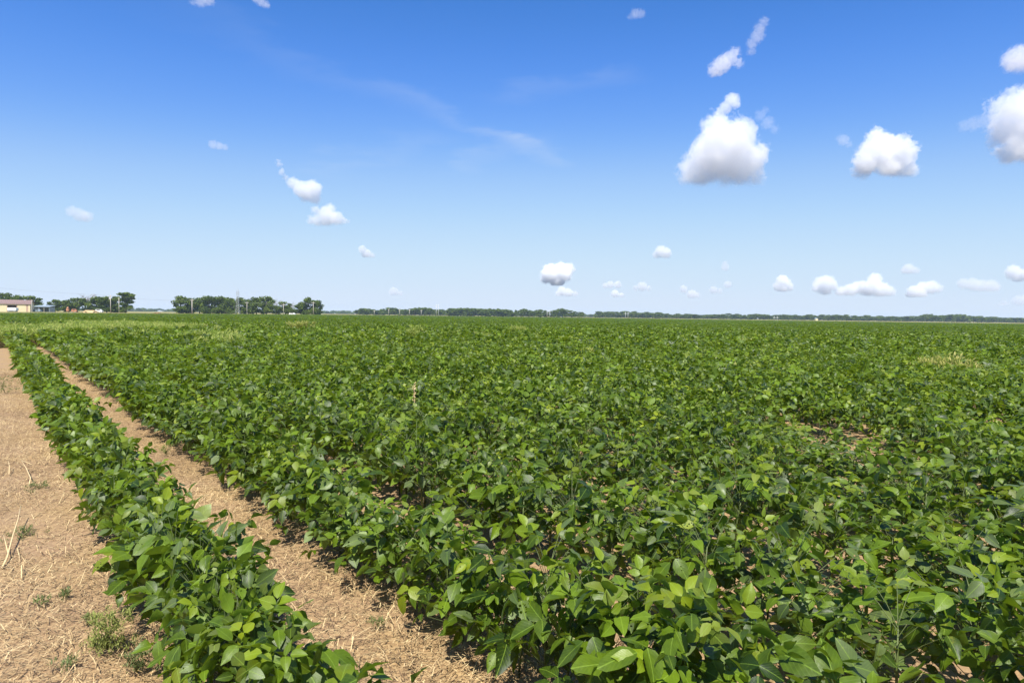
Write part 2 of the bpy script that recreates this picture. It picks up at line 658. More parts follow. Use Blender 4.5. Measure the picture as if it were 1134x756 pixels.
# ------------------------------------------------------------------ plant prototypes
def plant_proto(r, n=35, H=0.56, RAD=0.27):
    """leaf list: (variant, 3x3, position, tint, light) + stalk segments"""
    L, segs = [], []
    a = r.uniform(0, 6.28)
    lean = r.normal(0, 0.05, 2)
    for i in range(n):
        q = (i + 0.5) / n
        a += 2.4 + r.normal(0, 0.35)
        rad = RAD * math.sqrt(r.uniform(0.05, 1.0)) * (1.0 if q < 0.8 else 0.75)
        top = H * (1 - 0.32 * (rad / RAD) ** 2)
        zf = 0.30 + 0.70 * min(1.0, q * 1.15) ** 0.75
        p = np.array([math.cos(a) * rad + lean[0] * q, math.sin(a) * rad + lean[1] * q, top * zf + r.normal(0, 0.015)])
        size = float(np.clip(r.normal(1.0, 0.24), 0.5, 1.4)) * (1.0 if q < 0.88 else 0.66)
        tilt = -0.05 + r.normal(0, 0.52) + (0.45 if q > 0.88 else 0)
        M = rotm('Z', a - math.pi / 2 + r.normal(0, 0.5)) @ rotm('X', tilt) @ rotm('Y', r.normal(0, 0.52)) * size
        tint = 0.0
        if q > 0.88:
            tint = r.uniform(0.1, 0.5)
        elif r.random() < 0.07:
            tint = r.uniform(0.2, 0.7)
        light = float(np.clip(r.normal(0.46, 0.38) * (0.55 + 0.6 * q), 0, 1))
        L.append((int(r.integers(NV)), M, p, tint, light))
        root = np.array([lean[0] * q * 0.5, lean[1] * q * 0.5, max(0.04, p[2] - 0.10 - rad * 0.35)])
        segs.append((root, p))
    return L, segs, H, lean


PROTOS = [plant_proto(np.random.default_rng(500 + i)) for i in range(16)]


def stem_mesh(pr):
    L, segs, H, lean = pr
    mb = MB()
    mb.tube([(0, 0, -0.03), (lean[0] * 0.3, lean[1] * 0.3, H * 0.5), (lean[0] * 0.55, lean[1] * 0.55, H * 0.72)], [0.006, 0.0045, 0.002], 5)
    for a_, b_ in segs:
        m_ = (a_ + b_) / 2 + np.array([0, 0, 0.012])
        mb.tube([a_, m_, b_], [0.0018, 0.0016, 0.0013], 3, cap=False)
    return mb.mesh('stem', True)


stem_meshes = []
for pr in PROTOS:
    m_ = stem_mesh(pr)
    m_.materials.append(M_stem)
    stem_meshes.append(m_)

# ------------------------------------------------------------------ where the plants stand
# bare spots of the photograph, where soil shows between the leaves (column, row, radius)
BARE = [(471, 585, 0.26), (520, 603, 0.22), (700, 590, 0.12), (655, 655, 0.12), (920, 496, 0.68), (985, 532, 0.44), (947, 575, 0.2), (1095, 488, 0.25), (970, 690, 0.2), (930, 668, 0.12), (640, 670, 0.1), (440, 568, 0.15), (1030, 545, 0.2), (560, 650, 0.12), (745, 560, 0.1)]
BARE_P = [(on_plane(px, py), rr) for px, py, rr in BARE]


def crop_points(dmin, dmax, spacing, margin=1.6):
    r = np.random.default_rng(int(dmin * 10) + 11)
    out = []
    nmax = int((dmax + 12) / 0.98) + 2
    us = [0.715, 1.75] + [1.76 + 0.97 * k for k in range(1, nmax)]
    for ri, u in enumerate(us):
        s = np.arange(-dmax * 1.1, dmax * 1.1, spacing)
        s = s + r.uniform(-0.4, 0.4, len(s)) * spacing
        uu = u + r.normal(0, 0.035 if ri == 0 else (0.05 if ri == 1 else 0.13), len(s))
        x = uu * NRM[0] + s * DIR[0]
        y = uu * NRM[1] + s * DIR[1]
        d = np.hypot(x, y)
        ok = (d >= dmin) & (d < dmax) & (y > 0.55) & (np.abs(x) < 0.76 * y + margin)
        ok &= y < edge_dist(x, y)
        out.append(np.stack([x[ok], y[ok], np.full(ok.sum(), ri), np.hypot(x[ok], y[ok])], -1))
    return np.concatenate(out)


def thin(P, r):
    """drop or shrink plants in the bare spots; returns kept points and height factors"""
    hf = 1.0 + 0.10 * fbm(P[:, 0], P[:, 1], 21, 3, 1.3) + r.normal(0, 0.07, len(P))
    hf[P[:, 2] == 0] *= 0.88
    keep = np.ones(len(P), bool)
    for c, rr in BARE_P:
        v = np.array([c.x, c.y])
        dist = np.hypot(P[:, 0] - v[0], P[:, 1] - v[1])
        keep &= dist > rr
        tocam = -v / np.linalg.norm(v)
        q = (P[:, 0] - v[0]) * tocam[0] + (P[:, 1] - v[1]) * tocam[1]
        lat = np.abs((P[:, 0] - v[0]) * -tocam[1] + (P[:, 1] - v[1]) * tocam[0])
        front = (q > 0) & (q < 0.25 * np.linalg.norm(v)) & (lat < rr * 1.1)
        hf[front] *= np.clip(0.45 + q[front] / (0.5 * np.linalg.norm(v)), 0.45, 1)
    return P[keep], hf[keep]


class Mass:
    def __init__(self, dusty=False):
        self.V, self.T, self.A, self.U, self.n = [], [], [], [], 0
        self.dusty = dusty

    def add(self, tmpl, M, P, tint, light):
        """tmpl (V,T,U); M (k,3,3); P (k,3)"""
        V, T, U = tmpl
        k = len(P)
        if not k:
            return
        W = np.einsum('kij,nj->kni', M, V) + P[:, None, :]
        self.V.append(W.reshape(-1, 3).astype(np.float32))
        self.T.append((T[None] + (np.arange(k) * len(V))[:, None, None]).reshape(-1, 3) + self.n)
        A = np.zeros((k, len(V), 4), np.float32)
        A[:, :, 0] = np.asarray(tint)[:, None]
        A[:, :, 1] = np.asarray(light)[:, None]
        A[:, :, 2] = dust(rp, k)[:, None] if self.dusty else 0.0
        A[:, :, 3] = 1
        self.A.append(A.reshape(-1, 4))
        self.U.append(np.tile(U, (k, 1)).astype(np.float32))
        self.n += k * len(V)

    def mesh(self, name):
        return np_mesh(name, np.concatenate(self.V), np.concatenate(self.T), np.concatenate(self.A), np.concatenate(self.U))


def rz_stack(a):
    c, s = np.cos(a), np.sin(a)
    M = np.zeros((len(a), 3, 3))
    M[:, 0, 0], M[:, 0, 1], M[:, 1, 0], M[:, 1, 1], M[:, 2, 2] = c, -s, s, c, 1
    return M


def scatter_plants(mass, P, hf, r, lod, frac=1.0, grow=1.0, tint_shift=None):
    pid = r.integers(len(PROTOS), size=len(P))
    ang = r.uniform(0, 6.283, len(P))
    sc = r.uniform(0.88, 1.12, len(P))
    for k, pr in enumerate(PROTOS):
        idx = np.nonzero(pid == k)[0]
        if not len(idx):
            continue
        RZ = rz_stack(ang[idx])
        L = pr[0]
        L = sorted(L, key=lambda q: -q[2][2])[:max(1, int(len(L) * frac))]
        for var, M, p, tint, light in L:
            S = sc[idx]
            MM = np.einsum('kij,jl->kil', RZ, M) * (S * grow)[:, None, None]
            pp = np.einsum('kij,j->ki', RZ, p) * S[:, None]
            pp[:, :2] *= np.where(P[idx, 2] == 0, 0.71, np.where(P[idx, 2] == 1, 0.88, 1.12))[:, None]
            pp[:, 2] *= hf[idx]
            pp[:, 0] += P[idx, 0]
            pp[:, 1] += P[idx, 1]
            ti = np.clip(tint * r.uniform(0.6, 1.3, len(idx)) + np.where(r.random(len(idx)) < 0.02, 0.4, 0), 0, 1)
            if tint_shift is not None:
                ti = np.clip(ti + tint_shift[idx], 0, 1)
            li = np.clip(light + r.normal(0, 0.15, len(idx)), 0, 1)
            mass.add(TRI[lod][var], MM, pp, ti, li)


# ------------------------------------------------------------------ near crop: single plants, then the mass
rp = np.random.default_rng(42)


def dust(r, k):
    """greyish bloom of some older leaves"""
    return np.where(r.random(k) < 0.22, r.uniform(0.2, 0.8, k), 0.0)


PN = crop_points(0.0, 12.0, 0.135)
PN, HN = thin(PN, rp)
tanx = PN[:, 0] / PN[:, 1]
inframe = (np.abs(tanx) < 0.735) & (PN[:, 1] > 2.35)
order = np.argsort(np.where(inframe, PN[:, 3], 1e9))
single = order[:300]
rest = np.setdiff1d(np.arange(len(PN)), single)

ORD = ['outermost', 'second', 'third', 'fourth', 'fifth', 'sixth', 'seventh', 'eighth', 'ninth', 'tenth']
ROW_LABEL = {0: 'leafy green soybean plant in the outermost row, between dry stubble and the bare path',
             1: 'leafy green soybean plant in the second row, at the edge of the bare path'}
lr = np.random.default_rng(77)
for i in single:
    x, y, ri, d = PN[i]
    ri = int(ri)
    k = int(lr.integers(len(PROTOS)))
    root = empty('soybean_plant', (x, y, -0.005), lr.uniform(0, 6.283))
    s = lr.uniform(0.88, 1.12)
    sr = s * (0.71 if ri == 0 else 0.88 if ri == 1 else 1.12)
    root.scale = (sr, sr, s * HN[i])
    nm = ORD[min(ri, 9)]
    tag(root, ROW_LABEL.get(ri, 'leafy green soybean plant in the %s row counted from the dry stubble' % nm), 'soybean plant', 'soybean plants of the %s row' % nm)
    link('stem', stem_meshes[k], parent=root)
    for var, M, p, tint, light in PROTOS[k][0]:
        lf = bpy.data.objects.new('leaf', leaf_meshes[var])
        col.objects.link(lf)
        lf.parent = root
        M4 = Matrix((np.diag([s / sr, s / sr, 1.0]) @ M * 0.92).tolist()).to_4x4()
        M4.translation = p
        lf.matrix_basis = M4
        tv = min(1.0, tint * lr.uniform(0.6, 1.3) + (0.4 if lr.random() < 0.02 else 0))
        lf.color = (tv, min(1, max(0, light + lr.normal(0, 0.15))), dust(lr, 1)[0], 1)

mass = Mass(True)
scatter_plants(mass, PN[rest], HN[rest], rp, 0)
P1 = crop_points(12.0, 24.0, 0.15)
P1, H1 = thin(P1, rp)
mass1 = Mass(True)
scatter_plants(mass1, P1, H1, rp, 1, 0.8, 1.08)


def weed_zone(x, y):
    """the pale weedy band left of the field: about 30 to 75 m out"""
    tx = x / y
    w = np.clip((-0.30 - tx) / 0.12, 0, 1)
    band = np.exp(-((y - 36) / 13.0) ** 2)
    return w * band * (0.50 + 2.1 * fbm(x, y, 31, 4, 0.42))


P2 = crop_points(24.0, 62.0, 0.22)
wz = weed_zone(P2[:, 0], P2[:, 1])
k2 = wz < 0.62 + rp.uniform(-0.1, 0.7, len(wz))
P2 = P2[k2]
H2 = 1.0 + 0.10 * fbm(P2[:, 0], P2[:, 1], 21, 3, 1.3) + rp.normal(0, 0.08, len(P2))
scatter_plants(mass1, P2, H2, rp, 2, 0.55, 1.35)
# farther: larger leaf clumps on top of a closed canopy
def far_points(d0, d1, per):
    n = int(0.76 * (d1 * d1 - d0 * d0) * per)
    u_ = np.sqrt(rp.uniform(d0 * d0, d1 * d1, n))
    tx = rp.uniform(-0.80, 0.80, n)
    P_ = np.stack([tx * u_, u_], -1)
    return P_[u_ < edge_dist(P_[:, 0], P_[:, 1])]


far = Mass(True)
for d0, d1, per, g in ((60, 110, 14, 2.2), (110, 200, 3.2, 3.6), (200, 420, 0.7, 6.0), (420, 640, 0.3, 9.0)):
    q = far_points(d0, d1, per)
    k = len(q)
    z = 0.44 + 0.10 * rp.random(k) + 0.06 * fbm(q[:, 0], q[:, 1], 22, 3, 0.5)
    RZ = rz_stack(rp.uniform(0, 6.283, k))
    tl = rp.normal(0, 0.4, k)
    c, s = np.cos(tl), np.sin(tl)
    RX = np.zeros((k, 3, 3))
    RX[:, 0, 0], RX[:, 1, 1], RX[:, 1, 2], RX[:, 2, 1], RX[:, 2, 2] = 1, c, -s, s, c
    flat = np.diag([1, 1, 1.0])
    MM = np.einsum('kij,kjl->kil', RZ, RX) * (g * rp.uniform(0.7, 1.2, k))[:, None, None]
    MM[:, 2, :] *= 1.6 / g
    far.add(TRI[2][0], MM, np.stack([q[:, 0], q[:, 1], z], -1), np.clip(rp.normal(0.05, 0.10, k), 0, 1), np.clip(rp.normal(0.28, 0.32, k), 0, 1))

o = link('soybean_crop', mass.mesh('soybean_crop'), M_leaf_mass)
tag(o, 'dense green soybean foliage filling the rows behind the nearest plants', 'crop', kind='stuff')
o = link('soybean_crop', mass1.mesh('soybean_crop'), M_leaf_mass)
tag(o, 'closed soybean canopy across the middle of the field', 'crop', kind='stuff')
o = link('soybean_crop', far.mesh('soybean_crop'), M_leaf_far)
tag(o, 'far soybean canopy reaching to the tree line', 'crop', kind='stuff')

# closed canopy below the far leaves
vv, vf = [], []
ys = [58, 62, 68, 75, 84, 95, 110, 130, 155, 185, 230, 300, 400, 520, 700]
tt = np.linspace(-0.86, 0.86, 130)
for tx in tt:
    d = float(np.interp(tx, EDGE_T, EDGE_D))
    for yy in ys:
        y2 = min(yy, d)
        vv.append((tx * y2, y2, (0.05 if (yy == 58 or yy > d) else 0.40) + 0.03 * random.random()))
nr = len(ys)
for i in range(len(tt) - 1):
    for j in range(nr - 1):
        vf.append((i * nr + j, (i + 1) * nr + j, (i + 1) * nr + j + 1, i * nr + j + 1))
me = bpy.data.meshes.new('soybean_field')
me.from_pydata(vv, [], vf)
tag(link('soybean_field', me, M_canopy), kind='structure')

# ------------------------------------------------------------------ weeds
def weed_template(seed, n=14):
    """a small feathery spray of narrow leaves"""
    r = np.random.default_rng(seed)
    V, T = [], []
    for _ in range(n):
        a, el = r.uniform(0, 6.28), r.uniform(0.2, 1.4)
        d = np.array([math.cos(a) * math.cos(el), math.sin(a) * math.cos(el), math.sin(el)])
        side = np.cross(d, [0.2, 0.1, 1]); side /= np.linalg.norm(side)
        p = r.normal(0, 0.035, 3); L = r.uniform(0.05, 0.12); w = 0.011
        b = len(V)
        V += [p, p + d * L * 0.5 + side * w, p + d * L, p + d * L * 0.5 - side * w]
        T += [(b, b + 1, b + 2), (b, b + 2, b + 3)]
    V = np.array(V)
    return V, np.array(T), np.zeros((len(V), 2))


WT = [weed_template(i) for i in range(5)]
wm = Mass()
n = 90000
yy = rp.uniform(17, 68, n)
xx = yy * rp.uniform(-0.80, -0.18, n)
sel = weed_zone(xx, yy) > 0.58 + rp.uniform(-0.10, 0.10, n)
xx, yy = xx[sel][:22000], yy[sel][:22000]
for k in range(5):
    i = np.arange(k, len(xx), 5)
    MM = rz_stack(rp.uniform(0, 6.28, len(i))) * rp.uniform(1.3, 2.3, len(i))[:, None, None]
    zz = rp.uniform(0.3, 0.62, len(i)) + 0.05 * fbm(xx[i], yy[i], 5, 2, 1.0)
    wm.add(WT[k], MM, np.stack([xx[i], yy[i], zz], -1), rp.uniform(0, 0.6, len(i)), rp.uniform(0.2, 1, len(i)))
o = link('weeds', wm.mesh('weeds'), M_weed)
tag(o, 'band of pale yellow-green weeds overgrowing the rows at the left', 'weeds', kind='stuff')


def weed_clump(px, py, top, width, label, Y, tint=0.3, name='weed_clump', cat='weed', group='weeds rising above the soybean canopy'):
    base = ground_at(px, Y)
    H = height_for(top, px, Y) + 0.06
    w = width * Y / F
    r = np.random.default_rng(int(px * 7 + py))
    root = empty(name, base)
    tag(root, label, cat, group)
    mb = MB()
    ws = Mass()
    nst = max(7, int(w * 26))
    for _ in range(nst):
        bx, by = r.normal(0, w * 0.12, 2)
        tx, ty = bx * 2.6 + r.normal(0, w * 0.12), by * 2.6 + r.normal(0, w * 0.12)
        h = H * r.uniform(0.72, 1.0)
        mb.tube([(bx, by, 0), ((bx + tx) / 2, (by + ty) / 2, h * 0.6), (tx, ty, h)], [0.006, 0.004, 0.002], 4)
        k = 12
        q = r.uniform(0.4, 1.0, k)
        P_ = np.stack([bx + (tx - bx) * q + r.normal(0, 0.05, k), by + (ty - by) * q + r.normal(0, 0.05, k), h * q], -1)
        ws.add(WT[int(r.integers(5))], rz_stack(r.uniform(0, 6.28, k)) * r.uniform(0.9, 1.5, k)[:, None, None], P_, np.clip(tint + 0.15 + r.uniform(-0.1, 0.2, k), 0, 1), r.uniform(0.6, 1, k))
    mb.build('stem', M_stem, root, True)
    f = link('foliage', ws.mesh('foliage'), M_weed, root)
    f['kind'] = 'stuff'
    return root


weed_clump(575, 367, 362.5, 15, 'round bright yellow-green weed clump, the farthest one rising in mid field', 44, 0.3)
weed_clump(505, 372, 368.5, 12, 'small pale weed left of the brightest clump in mid field', 36, 0.2)
weed_clump(537, 376, 370.5, 16, 'wide low yellowish weed clump just below the brightest clump', 33, 0.35)
weed_clump(486, 383, 379, 12, 'low pale weed clump, lower left of the brightest clump', 27, 0.2)
weed_clump(462, 373, 363, 22, 'tall thin olive weed sprays left of mid field', 31, 0.1)
weed_clump(626, 381, 375, 14, 'pale olive weed tuft right of the brightest clump', 30, 0.15)
weed_clump(648, 395, 390, 16, 'sandy yellow weed tuft lower right of the brightest clump', 20, 0.7)
weed_clump(332, 366, 357, 24, 'airy tan weed clump at the right end of the weedy band', 42, 0.75)
weed_clump(830, 381, 378, 16, 'flat pale weed tuft in the right half of the field', 29, 0.4)
weed_clump(816, 414, 408, 20, 'pale yellow-green weed tuft right of field centre, below the flat one', 15, 0.4)
weed_clump(1036, 407, 399.5, 42, 'broad straw-coloured weed clump at the right, the larger of two', 15.5, 0.8)
weed_clump(1072, 410, 404.5, 20, 'small straw-yellow weed clump beside the broad one at the right', 15.0, 0.95)

# ------------------------------------------------------------------ dry stubble strip and path: straw
sm_V, sm_T, sm_A, b = [], [], [], 0
n = 340000
s_ = -2.5 + 24 * rp.random(n) ** 1.9
uu = np.where(rp.random(n) < 0.66, rp.uniform(-1.9, 0.75, n), rp.uniform(0.75, 2.3, n))
X = uu * NRM[0] + s_ * DIR[0]
Yv = uu * NRM[1] + s_ * DIR[1]
sel = (Yv > 0.6) & (X > -0.8 * Yv - 1.6)
# some straw also between the inner rows, where the canopy is open
for c, rr in BARE_P:
    k = int(900 * rr)
    X = np.concatenate([X, c.x + rp.normal(0, rr * 0.7, k)])
    Yv = np.concatenate([Yv, c.y + rp.normal(0, rr * 0.7, k)])
sel = np.concatenate([sel, np.ones(len(X) - len(sel), bool)])
X, Yv = X[sel], Yv[sel]
k = len(X)
an = rp.uniform(0, 3.1416, k)
L = rp.gamma(2.0, 0.017, k) + 0.008
wd = rp.uniform(0.0007, 0.0020, k)
cx, cy = np.cos(an), np.sin(an)
zb = rp.uniform(-0.004, 0.026, k)
dz = rp.normal(0, 0.28, k) * L
h1 = np.stack([cx * L / 2, cy * L / 2, dz / 2], -1)
sd = np.stack([-cy * wd, cx * wd, np.zeros(k)], -1)
c0 = np.stack([X, Yv, zb], -1)
md = np.stack([np.zeros(k), np.zeros(k), rp.uniform(0, 0.12, k) * L], -1)
V = np.stack([c0 - h1 - sd, c0 - h1 + sd, c0 + md + sd, c0 + md - sd, c0 + h1 + sd, c0 + h1 - sd], 1).reshape(-1, 3)
q = np.arange(k)[:, None] * 6
T = np.concatenate([q + np.array([[0, 3, 1]]), q + np.array([[1, 3, 2]]), q + np.array([[3, 5, 2]]), q + np.array([[2, 5, 4]])])
va = np.clip(rp.normal(0.45, 0.28, k) + 0.22 * fbm(X, Yv, 61, 3, 2.2), 0, 1)
A = np.repeat(np.stack([va, va, va, np.ones(k)], -1), 6, axis=0)
o = link('straw_litter', np_mesh('straw_litter', V, T, A, smooth=False), M_straw)
tag(o, 'matted dry straw and stubble on the bare ground', 'straw', kind='stuff')


def dead_stalk(pts, rad, label, branches=()):
    """pts: (column, row, height) down the stalk"""
    P3 = []
    for px, py, h in pts:
        P3.append(on_plane(px, py, h))
    base = P3[0].copy()
    base.z = 0
    root = empty('dead_stalk', base)
    tag(root, label, 'dry stalk', 'pale dead stalks on the stubble')
    mb = MB()
    rad *= 0.62
    mb.tube([p - base for p in P3], [rad * (1 - 0.55 * i / (len(P3) - 1)) for i in range(len(P3))], 6)
    mb.build('stalk', M_stalk, root, True)
    for br in branches:
        m2 = MB()
        B3 = [on_plane(px, py, h) - base for px, py, h in br]
        m2.tube(B3, [rad * 0.6, rad * 0.5, rad * 0.3][:len(B3)], 5)
        m2.build('twig', M_stalk, root, True)


dead_stalk([(2, 629, 0.01), (8, 617, 0.03), (14, 594, 0.07), (20, 575, 0.09), (23, 560, 0.12)], 0.010, 'longest pale dead stalk, curving up from the left edge of the stubble', [[(9, 612, 0.04), (6, 600, 0.06), (4, 592, 0.08)]])
dead_stalk([(32, 538, 0.01), (34, 529, 0.04), (29, 518, 0.06), (24, 510, 0.09)], 0.009, 'crooked pale dead stalk left of the outermost row, with a forked top', [[(24, 510, 0.09), (31, 512, 0.10), (37, 515, 0.08)]])
dead_stalk([(10, 525, 0.01), (10.5, 516, 0.05), (9, 510, 0.08)], 0.008, 'short upright bleached stalk near the left edge')
dead_stalk([(38, 577, 0.005), (37, 573, 0.02), (45, 568, 0.03)], 0.007, 'small forked bleached twig lying on the stubble', [[(37, 573, 0.02), (35, 569, 0.04)]])
dead_stalk([(24, 640, 0.01), (24, 626, 0.05), (28, 620, 0.07)], 0.007, 'bleached stalk bent at its tip, low on the stubble')
dead_stalk([(22, 617, 0.01), (20, 610, 0.03), (19, 606, 0.05)], 0.006, 'tiny pale stub beside the longest dead stalk')
dead_stalk([(65, 558, 0.01), (68, 552, 0.03), (72, 541, 0.06)], 0.005, 'thin tan stalk near the leaves of the outermost row')
dead_stalk([(76, 566, 0.01), (82, 560, 0.03), (89, 555, 0.03)], 0.005, 'thin slanting straw lying close to the outermost row')
dead_stalk([(88, 648, 0.01), (91, 640, 0.03), (95, 629, 0.07)], 0.005, 'thin tan stalk standing in the lower stubble')


def small_weed(px, py, h, w, label, tint, dens=26):
    base = on_plane(px, py)
    r = np.random.default_rng(int(px + 3 * py))
    root = empty('stubble_weed', base)
    tag(root, label, 'weed', 'small weeds on the stubble')
    mb, ws = MB(), Mass()
    for _ in range(5):
        tx, ty = r.normal(0, w * 0.35, 2)
        mb.tube([(0, 0, 0), (tx * 0.5, ty * 0.5, h * 0.5), (tx, ty, h * r.uniform(0.6, 1))], [0.003, 0.0025, 0.001], 4)
    P_ = np.stack([r.normal(0, w * 0.36, dens), r.normal(0, w * 0.36, dens), r.uniform(0.1, 1, dens) * h], -1)
    for k in range(5):
        i = np.arange(k, dens, 5)
        ws.add(WT[k], rz_stack(r.uniform(0, 6.28, len(i))) * r.uniform(0.16, 0.32, len(i))[:, None, None], P_[i], np.full(len(i), tint) + r.uniform(-.1, .1, len(i)), r.uniform(0.1, 0.8, len(i)))
    mb.build('stem', M_stem, root, True)
    f = link('foliage', ws.mesh('foliage'), M_weed_dull, root)
    f['kind'] = 'stuff'


small_weed(120, 722, 0.17, 0.11, 'bushy yellow-green weed on the stubble beside the outermost row', 0.6, 110)
small_weed(152, 744, 0.09, 0.07, 'thin green weed under the leaves at the bottom of the stubble', 0.0, 30)
small_weed(76, 738, 0.03, 0.05, 'flat grey-green seedling at the bottom of the stubble', 0.0, 8)
small_weed(72, 662, 0.035, 0.04, 'tiny grey-green tuft above the bushy weed', 0.0, 8)
small_weed(45, 670, 0.03, 0.04, 'tiny dark green tuft standing alone on the stubble', 0.0, 6)
small_weed(25, 596, 0.06, 0.14, 'low grey-green weed at the foot of the longest dead stalk', 0.0, 20)
small_weed(43, 541, 0.05, 0.15, 'low olive weed beside the forked dead stalk', 0.0, 18)
small_weed(183, 503, 0.10, 0.14, 'small yellow-green weed at the edge of the bare path', 0.5, 24)
small_weed(6, 436, 0.30, 0.45, 'wide light green weed at the left edge, far up the stubble', 0.1, 110)
small_weed(96, 692, 0.03, 0.03, 'sparse green sprig left of the bushy weed', 0.2, 5)
small_weed(418, 692, 0.03, 0.07, 'small green sprig on the bare path', 0.1, 8)

# brown dry stalk rising in the crop
bs = ground_at(459, 8.0)
root = empty('seed_stalk', bs)
tag(root, 'brown dry seed stalk sticking up out of the green canopy', 'dry stalk')
mb = MB()
mb.tube([(0, 0, 0), (0.01, 0, 0.5), (0.0, 0, 0.68)], [0.006, 0.005, 0.003], 5)
mb.build('stalk', M_stalk, root, True)
mb = MB()
for i in range(26):
    zz = 0.48 + 0.2 * random.random()
    a = random.random() * 6.28
    mb.tube([(0, 0, zz), (0.025 * math.cos(a), 0.025 * math.sin(a), zz + 0.03)], [0.006, 0.002], 4)
mb.build('seed_head', M_stalk, root, True)

# ------------------------------------------------------------------ trees
def tree_crown(seed, shape='round', n=2200):
    """unit tree (height 1): leaf clumps spread over several lobes; returns crown mesh and wood mesh"""
    r = np.random.default_rng(seed)
    lobes = []
    wood = MB()
    if shape == 'slim':
        wood.tube([(0, 0, 0), (0.02, 0, 0.45), (0.01, 0.01, 0.9)], [0.022, 0.016, 0.004], 6)
        spots = [(0.11, 0.02, 0.83, 0.12), (-0.07, 0, 0.89, 0.10), (0.03, 0.04, 0.93, 0.08), (0.02, -0.03, 0.74, 0.11), (0.14, 0.0, 0.70, 0.08), (-0.08, 0.05, 0.62, 0.09), (0.08, 0.0, 0.54, 0.10), (-0.05, 0, 0.42, 0.10), (0.06, 0.03, 0.30, 0.11), (-0.08, 0.0, 0.22, 0.10)]
    elif shape == 'bush':
        wood.tube([(0, 0, 0), (0.02, 0, 0.3), (0.01, 0.01, 0.6)], [0.03, 0.02, 0.006], 6)
        spots = [(r.uniform(-0.4, 0.4), r.uniform(-0.3, 0.3), r.uniform(0.2, 0.75), r.uniform(0.16, 0.26)) for _ in range(10)]
    else:
        wood.tube([(0, 0, 0), (0.02, 0, 0.25), (0.0, 0.01, 0.6), (0.01, 0, 0.85)], [0.030, 0.022, 0.012, 0.004], 7)
        wdt = 0.30 if shape == 'round' else 0.38
        spots = []
        for k in range(22):
            z = r.uniform(0.10, 0.86)
            rr = wdt * max(0.05, 1 - abs((z - 0.45) / 0.52) ** 2.6) ** 0.5 * math.sqrt(r.random())
            a = r.uniform(0, 6.28)
            spots.append((rr * math.cos(a), rr * math.sin(a), z, r.uniform(0.11, 0.19)))
        spots.append((0, 0, 0.88, 0.11))
    for x, y, z, s in spots:
        z0 = max(0.12, z - 0.28)
        wood.tube([(0, 0, z0), (x * 0.5, y * 0.5, (z0 + z) / 2), (x, y, z)], [0.012, 0.008, 0.003], 4)
    V, T, A = [], [], []
    tot = sum(s_[3] ** 2 for s_ in spots)
    for x, y, z, s in spots:
        k = int(n * s * s / tot)
        lobe_l = r.uniform(0.15, 0.8)
        for _ in range(k):
            d = r.normal(0, 1, 3)
            d /= np.linalg.norm(d)
            rad = s * r.uniform(0.45, 1.12)
            p = np.array([x, y, z]) + d * rad * np.array([1, 1, 0.85])
            nrm = d + r.normal(0, 0.6, 3)
            nrm /= np.linalg.norm(nrm)
            a_ = np.cross(nrm, [0.3, 0.5, 0.8])
            a_ /= np.linalg.norm(a_)
            b_ = np.cross(nrm, a_)
            q = r.uniform(0.024, 0.05)
            b0 = len(V)
            V += [p - a_ * q, p - b_ * q * 0.8, p + a_ * q, p + b_ * q * 0.8]
            T += [(b0, b0 + 1, b0 + 2), (b0, b0 + 2, b0 + 3)]
            l = float(np.clip(lobe_l + r.normal(0, 0.2), 0, 1))
            A += [(0.12 * r.random(), l, 0, 1)] * 4
    crown = np_mesh('crown', np.array(V), np.array(T), np.array(A), smooth=False)
    crown.materials.append(M_tree)
    wm_ = wood.mesh('trunk', True)
    wm_.materials.append(M_bark)
    return crown, wm_


TREES = {'round': [tree_crown(10 + i, 'round') for i in range(4)],
         'wide': [tree_crown(30 + i, 'wide') for i in range(4)],
         'slim': [tree_crown(50, 'slim', 1100)],
         'bush': [tree_crown(60 + i, 'bush', 900) for i in range(2)]}


def bare_tree(seed):
    r = random.Random(seed)
    wood = MB()
    wood.tube([(0, 0, 0), (0.02, 0, 0.4), (0, 0, 0.7)], [0.022, 0.016, 0.008], 6)
    for k in range(26):
        a, z = r.uniform(0, 6.28), r.uniform(0.35, 0.7)
        l = r.uniform(0.2, 0.42)
        m_ = Vector((math.cos(a) * l * 0.6, math.sin(a) * l * 0.6, z + l * 0.4))
        e = Vector((math.cos(a + 0.3) * l, math.sin(a + 0.3) * l, min(1, z + l * 0.75)))
        wood.tube([(0, 0, z), m_, e], [0.008, 0.005, 0.002], 4)
        for j in range(4):
            e2 = m_.lerp(e, r.random()) + Vector((r.uniform(-.12, .12), r.uniform(-.12, .12), r.uniform(0.02, .14)))
            wood.tube([m_.lerp(e, 0.3), e2], [0.004, 0.0015], 3)
    me_ = wood.mesh('branches', True)
    me_.materials.append(M_deadwood)
    return me_


tr = random.Random(5)


def tree(px, top, width, Y, label, group, shape=None, cat='tree', name='broadleaf_tree'):
    base = ground_at(px, Y)
    H = max(2.5, height_for(top, px, Y))
    w = width * Y / F
    shape = shape or tr.choice(['round', 'wide'])
    crown, wood = tr.choice(TREES[shape])
    root = empty(name, base, tr.uniform(0, 6.28))
    nat = {'round': 0.72, 'wide': 0.88, 'slim': 0.45, 'bush': 1.15}[shape]
    root.scale = (w / nat * 1.28, w / nat * 1.28, H)
    tag(root, label, cat, group)
    link('crown', crown, parent=root)
    link('trunk', wood, parent=root)
    return root


